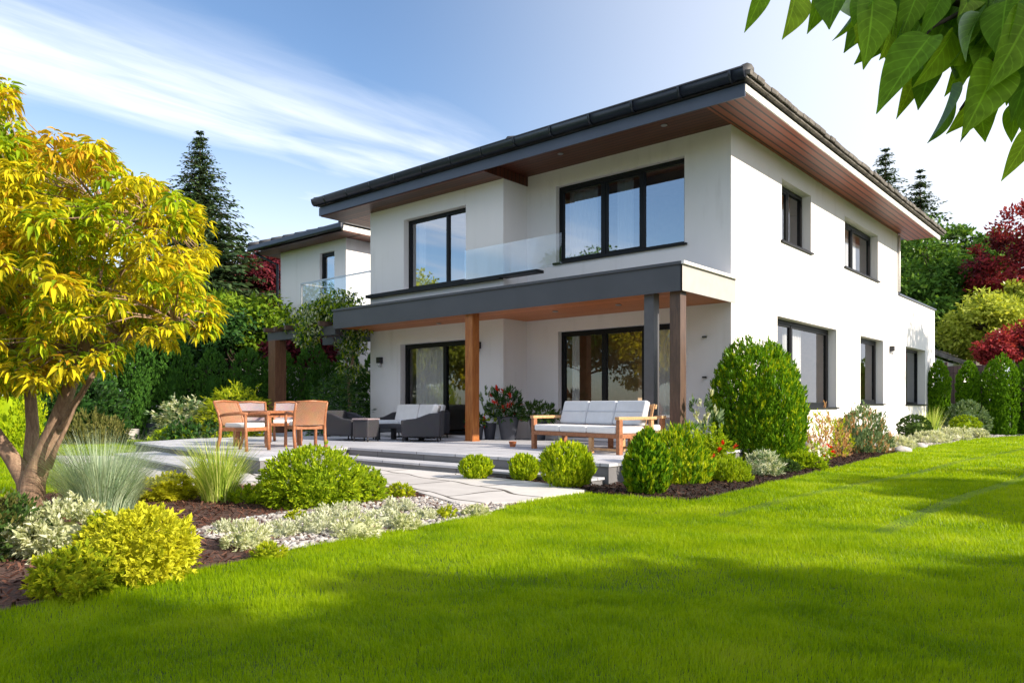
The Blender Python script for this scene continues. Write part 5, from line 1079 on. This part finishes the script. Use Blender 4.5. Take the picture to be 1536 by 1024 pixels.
bush('shrub', 'bright yellow green bush behind the left stem of the yellow tree', 'shrub', 10, 650, 17.5, None, R=0.75, H=1.75, n=5500, L=0.10, W=0.04, mat=M['thuja_l'], amp=0.2, mode='spray')
bush('shrub', 'dark green shrub behind the wicker chairs', 'shrub', 505, 640, 18.6, None, R=0.72, H=1.75, n=4500, L=0.12, W=0.045, mat=M['laurel'], amp=0.35, mode='flat', depth=.6, extra=(M['green'],.4))
# vine on the pergola
vn = empty('climbing_plant', (-16.9,12.0,0.0), 0, 'leafy green climbing plant covering the pergola beams', 'climbing plant')
mb = MB().tube([(1.0,-.2,0),(1.1,-.1,.8),(.95,-.05,1.6),(1.1,0,2.3),(.9,0,3.0)],[.05,.045,.04,.035,.02],8); mb.tube([(1.05,-.1,1.5),(.8,0,2.2),(.3,-.2,3.0)],[.03,.02,.01],6); mb.build('stem', M['bark'], vn, True)
rng = rs(); cl_ = []
for (x,y,z,r,n) in ((.9,-.3,3.6,.62,1500),(.2,-.5,3.35,.6,1500),(-.6,-.6,3.15,.45,900),(1.35,-.5,3.3,.45,900),(.6,-.9,3.0,.42,800),(1.15,-.1,2.55,.42,700),(1.0,0,1.9,.4,450),(.2,-.8,2.75,.35,500),(1.5,-.2,3.0,.4,600)):
    o_ = nrm(rng.normal(0,1,(n,3)))*rng.random((n,1))**.5*r*np.array([1.2,1,.7]); cl_.append(np.array([x,y,z])+o_)
P = np.concatenate(cl_); n = len(P); D = rng.normal(0,.6,(n,3))+np.array([0,0,-.5]); V,F = leaves_geo(P,D,rng.normal(0,.5,(n,3))+np.array([0,0,.8]),.13*rng.uniform(.6,1.2,n),.05,T_RHOMB)
mesh_np('foliage', V, F, [M['shrub'],M['varieg'],M['laurel']], vn, np.random.default_rng(2).choice([0,0,2,2,1],n))

# planter box and slate planter
pb = empty('planter_box', gp(189,660), -0.15, 'low grey stone trough at the edge of the left lawn', 'planter')
b = MB().box((-.62,-.2,0),(-.50,.2,.30)); b.box((.36,-.2,0),(.62,.2,.34)); b.box((-.66,-.22,.302),(.30,.22,.36)); b.build('trough', M['stone'], pb, bev=.012)
MB().box((-.499,-.16,0),(.359,.16,.28)).build('recess', M['pot'], pb)
pq = empty('planter', gp(231,660), 0.2, 'square slate planter beside the terrace corner', 'planter')
MB().prism([(-.26,-.26),(.26,-.26),(.26,.26),(-.26,.26)],0,.5).build('planter_body', M['pot'], pq, bev=.015)
o = bush_mesh('plant', .24, .22, 700, .08, .03, M['grey_g'], parent=pq, lift=.48)

# ------------------------------------------------------------------ furniture
def R2(a): return math.radians(a)
Z = 0.26
def dining_chair(loc, rz, label, back='rattan', frame='teak'):
    """front faces local +x"""
    r = empty('dining_chair', loc, rz, label, 'chair', 'dining chairs round the wooden table'); W = .27
    for s in (-1,1):
        MB().tube([(.27,s*W,0),(.255,s*W,.32),(.25,s*W,.60)],[.030,.026,.024],8).build('leg', M[frame], r, True)
        MB().tube([(-.33,s*W,0),(-.265,s*W,.22),(-.25,s*W,.42),(-.29,s*W,.60),(-.39,s*W,.80)],[.030,.028,.027,.024,.020],8).build('leg', M[frame], r, True)
        MB().tube([(-.28,s*W,.57),(-.1,s*(W+.01),.60),(.12,s*(W+.01),.615),(.29,s*W,.605)],[.022,.028,.030,.026],8,flat=.6).build('arm', M[frame], r, True)
    sf = MB().box((-.25,-W+.01,.325),(.26,-W+.04,.385)); sf.box((-.25,W-.04,.325),(.26,W-.01,.385)); sf.box((.22,-W+.041,.325),(.255,W-.041,.385)); sf.box((-.25,-W+.041,.325),(-.21,W-.041,.385)); sf.build('seat_frame', M[frame], r, bev=.005)
    MB().box((-.22,-W+.045,.375),(.235,W-.045,.455)).build('seat_cushion', M['cushion'], r, bev=.025, seg=3)
    n=8; b = MB(); vs=[]
    for i in range(n+1):
        a=i/n; z=.40+.40*a; x=-.245-.145*a**1.6
        for j in range(7):
            y=-W+.015+(2*W-.03)*j/6; vs.append((x-.045*(1-((j-3)/3)**2),y,z))
    vs2=[(x-.018,y,z) for x,y,z in vs]; m_=len(vs)
    fs=[(i*7+j,i*7+j+1,(i+1)*7+j+1,(i+1)*7+j) for i in range(n) for j in range(6)]; fs+=[tuple(k+m_ for k in f[::-1]) for f in fs]
    b.add(vs+vs2,fs); b.build('backrest', M[back], r, True)
    MB().tube([(-.39,-W,.80),(-.44,0,.815),(-.39,W,.80)],.02,8).build('top_rail', M[frame], r, True)
    return r
dining_chair((-11.35,6.42,Z), R2(20), 'wooden dining chair with white cushion at the left of the table, side on')
dining_chair((-11.42,7.62,Z), R2(163), 'wooden dining chair seen from behind, woven back catching the light')
dining_chair((-13.05,7.55,Z), R2(-25), 'dining chair with grey pink back behind the left chair', 'greyweave')
dining_chair((-13.5,8.55,Z), R2(-40), 'dining chair with grey back on the far side of the table', 'greyweave')
dt = empty('dining_table', (-12.35,7.45,Z), R2(10), 'wooden dining table between the four chairs', 'table')
MB().box((-.5,-.45,.60),(.5,.45,.645)).build('tabletop', M['teak'], dt, bev=.008)
MB().box((-.42,-.37,.53),(.42,.37,.598)).build('apron', M['teak'], dt)
for sx_ in (-1,1):
    for sy_ in (-1,1): MB().box((sx_*.42-.035,sy_*.37-.035,0),(sx_*.42+.035,sy_*.37+.035,.529)).build('leg', M['teak'], dt, bev=.005)

def wicker_arm_profile(): return [(-.40,.10),(.36,.10),(.38,.44),(.10,.47),(-.20,.58),(-.43,.60)]
def wicker_chair(loc, rz, label, width=.72, name='wicker_armchair', cat='armchair', group='dark wicker lounge set', seats=1, cush=True):
    r = empty(name, loc, rz, label, cat, group); W = width/2
    for s in (-1,1):
        MB().side(wicker_arm_profile(), s*W-.045, s*W+.045).build('arm', M['wicker'], r, bev=.025, seg=3)
    MB().side([(-.44,.10),(-.36,.10),(-.38,.62),(-.46,.64)], -W+.046, W-.046).build('backrest', M['wicker'], r, bev=.015)
    MB().box((-.36,-W+.046,.12),(.36,W-.046,.29)).build('seat', M['wicker'], r, bev=.012)
    for a in (-.36,.33):
        for s in (-1,1): MB().tube([(a,s*(W-.01),.11),(a*1.03,s*(W-.01),0)],[.022,.014],8).build('leg', M['lampblack'], r, True)
    if cush:
        for i in range(seats):
            y0=-W+.05+(2*W-.10)*i/seats; y1=-W+.05+(2*W-.10)*(i+1)/seats
            MB().box((-.34,y0+.005,.292),(.37,y1-.005,.40)).build('seat_cushion', M['greycush'], r, bev=.03, seg=3)
            MB().obox((-.28,(y0+y1)/2,.56),(.13,y1-y0-.02,.42),(0,R2(-16),0)).build('back_cushion', M['cushion'], r, bev=.04, seg=3)
    return r
wicker_chair((-13.2,9.95,Z), R2(12), 'dark wicker armchair at the left of the lounge set, back to the hedge', cush=False)
wicker_chair((-11.6,10.55,Z), R2(222), 'dark wicker armchair facing left in front of the sliding door', width=.78)
wicker_chair((-13.15,11.62,Z), R2(-90), 'dark wicker sofa with two white back cushions against the wall', width=1.7, name='wicker_sofa', cat='sofa', seats=2)
ot = empty('wicker_stool', (-12.42,9.75,Z), R2(15), 'small dark wicker side stool before the left armchair', 'stool')
MB().box((-.2,-.2,.08),(.2,.2,.44)).build('stool_body', M['wicker'], ot, bev=.03, seg=3); MB().box((-.21,-.21,.441),(.21,.21,.475)).build('seat', M['greyweave'], ot, bev=.014)
for a in (-1,1):
    for s in (-1,1): MB().tube([(a*.17,s*.17,.09),(a*.175,s*.175,0)],.016,8).build('leg', M['lampblack'], ot, True)
ct = empty('coffee_table', (-12.3,10.55,Z), R2(4), 'low dark wicker coffee table in the lounge set', 'table')
MB().box((-.5,-.3,.26),(.5,.3,.345)).build('tabletop', M['wicker'], ct, bev=.012)
for a in (-1,1):
    for s in (-1,1): MB().box((a*.42-.045,s*.24-.045,0),(a*.42+.045,s*.24+.045,.259)).build('leg', M['wicker'], ct, bev=.006)
tw_ = tag(MB().box((-.16,-.12,0),(.16,.12,.035)).box((-.15,-.11,.036),(.15,.11,.07)).build('folded_towel', M['cushion'], bev=.015, seg=3), 'folded white cloth on the dark coffee table', 'towel'); tw_.location = (-12.05,10.6,Z+.346); tw_.rotation_euler.z = .2

def wood_sofa(loc, rz, W, label, name='garden_sofa', seats=3, cat='sofa', frame='pine'):
    """front faces local -y, left end at x=0"""
    r = empty(name, loc, rz, label, cat)
    f = MB()
    MB().box((.0,.0,.245),(W,.05,.31)).box((0,.70,.245),(W,.75,.31)).box((0,.051,.245),(.05,.699,.31)).box((W-.05,.051,.245),(W,.699,.31)).build('seat_frame', M['teak'], r, bev=.006)
    for x in (0,W-.075):
        for y in (0.0,.68): MB().box((x,y-.003,0),(x+.075,y+.072,.244 if y else .52)).build('leg', M['teak'], r, bev=.006)
        MB().box((x-.01,-.02,.521),(x+.085,.80,.57)).build('armrest', M[frame], r, bev=.008)
        MB().box((x+.005,.685,.311),(x+.07,.745,.52)).build('arm_support', M[frame], r, bev=.006)
    b = MB(); n=int(W/.11)
    for z in (.40,.72): b.obox((W/2,.76+(z-.3)*.28,z),(W-.16,.03,.07),(R2(-15),0,0))
    for i in range(n): b.obox((.12+(W-.24)*i/(n-1),.80,.56),(.05,.018,.42),(R2(-15),0,0))
    b.build('back_slats', M[frame], r, bev=.004)
    for i in range(seats):
        a=.085+(W-.17)*i/seats; c=.085+(W-.17)*(i+1)/seats
        MB().box((a+.004,-.01,.312),(c-.004,.62,.42)).build('seat_cushion', M['cushion'], r, bev=.03, seg=3)
        cu_ = MB(); cu_.obox(((a+c)/2,.66,.62),(c-a-.012,.12,.40),(R2(-17),0,0)).build('back_cushion', M['greycush'], r, bev=.035, seg=3)
        MB().obox(((a+c)/2,.600,.645),(c-a-.03,.006,.008),(R2(-17),0,0)).build('cushion_seam', M['steel'], r)
    return r
sofa = wood_sofa((-8.15,9.95,Z), R2(-13), 2.15, 'three seat wooden garden sofa with pale cushions on the terrace')
for y in (0.0,.68): MB().box((1.46,y,0),(1.53,y+.06,.244)).build('leg', M['pine'], sofa, bev=.005)
MB().box((1.531,.01,.05),(2.074,.045,.085)).build('stretcher', M['pine'], sofa); MB().box((1.531,.695,.05),(2.074,.73,.085)).build('stretcher', M['pine'], sofa)
wood_sofa((-6.55,10.55,Z), R2(62), .68, 'pale wooden garden armchair half hidden beyond the sofa', 'garden_armchair', 1, 'armchair')
# pots
def pot(loc, r0, r1, h, label, mat='pot', plant=None, name='flower_pot'):
    p = empty(name, loc, random.random()*3, label, 'flower pot', 'flower pots by the wooden post')
    MB().lathe([(r0*.9,0),(r0,.01),(r1,h*.94),(r1*1.05,h*.95),(r1*1.05,h),(r1*.93,h),(r1*.9,h*.9),(0.01,h*.9)],k=24).build('pot_body', M[mat], p, True)
    for i,kw in enumerate(plant or []):
        q = bush_mesh(kw.pop('nm','plant'), parent=p, lift=h*.88, **kw)
    return p
pot((-10.55,12.1,Z),.155,.235,.50,'large tapered slate pot with a leafy plant','pot',[dict(R=.42,H=.62,n=1900,L=.11,W=.035,mat=M['laurel'],amp=.4,depth=.8,extra=(M['redflower'],.08))])
pot((-10.0,12.45,Z),.14,.20,.46,'dark pot with dense green foliage behind the sofa arm','pot',[dict(R=.40,H=.36,n=1700,L=.09,W=.03,mat=M['boxg'],amp=.3,depth=.6)])
pot((-11.15,11.75,Z),.12,.15,.30,'small dark pot with red flowers beside the wooden post','pot',[dict(R=.22,H=.28,n=700,L=.07,W=.03,mat=M['laurel'],amp=.3,depth=.7,extra=(M['redflower'],.2))])
pot((-11.0,12.0,Z),.10,.15,.36,'medium dark pot with airy grey leaved plant','pot',[dict(R=.30,H=.80,n=380,L=.09,W=.035,mat=M['grey_g'],mode='spray',amp=.4,depth=1.0),dict(R=.2,H=.3,n=350,L=.08,W=.03,mat=M['shrub'],amp=.3,depth=.6)])
pot(tuple(gp(769,670,Z)),.05,.07,.10,'tiny terracotta pot on the terrace floor left of the sofa','terra')
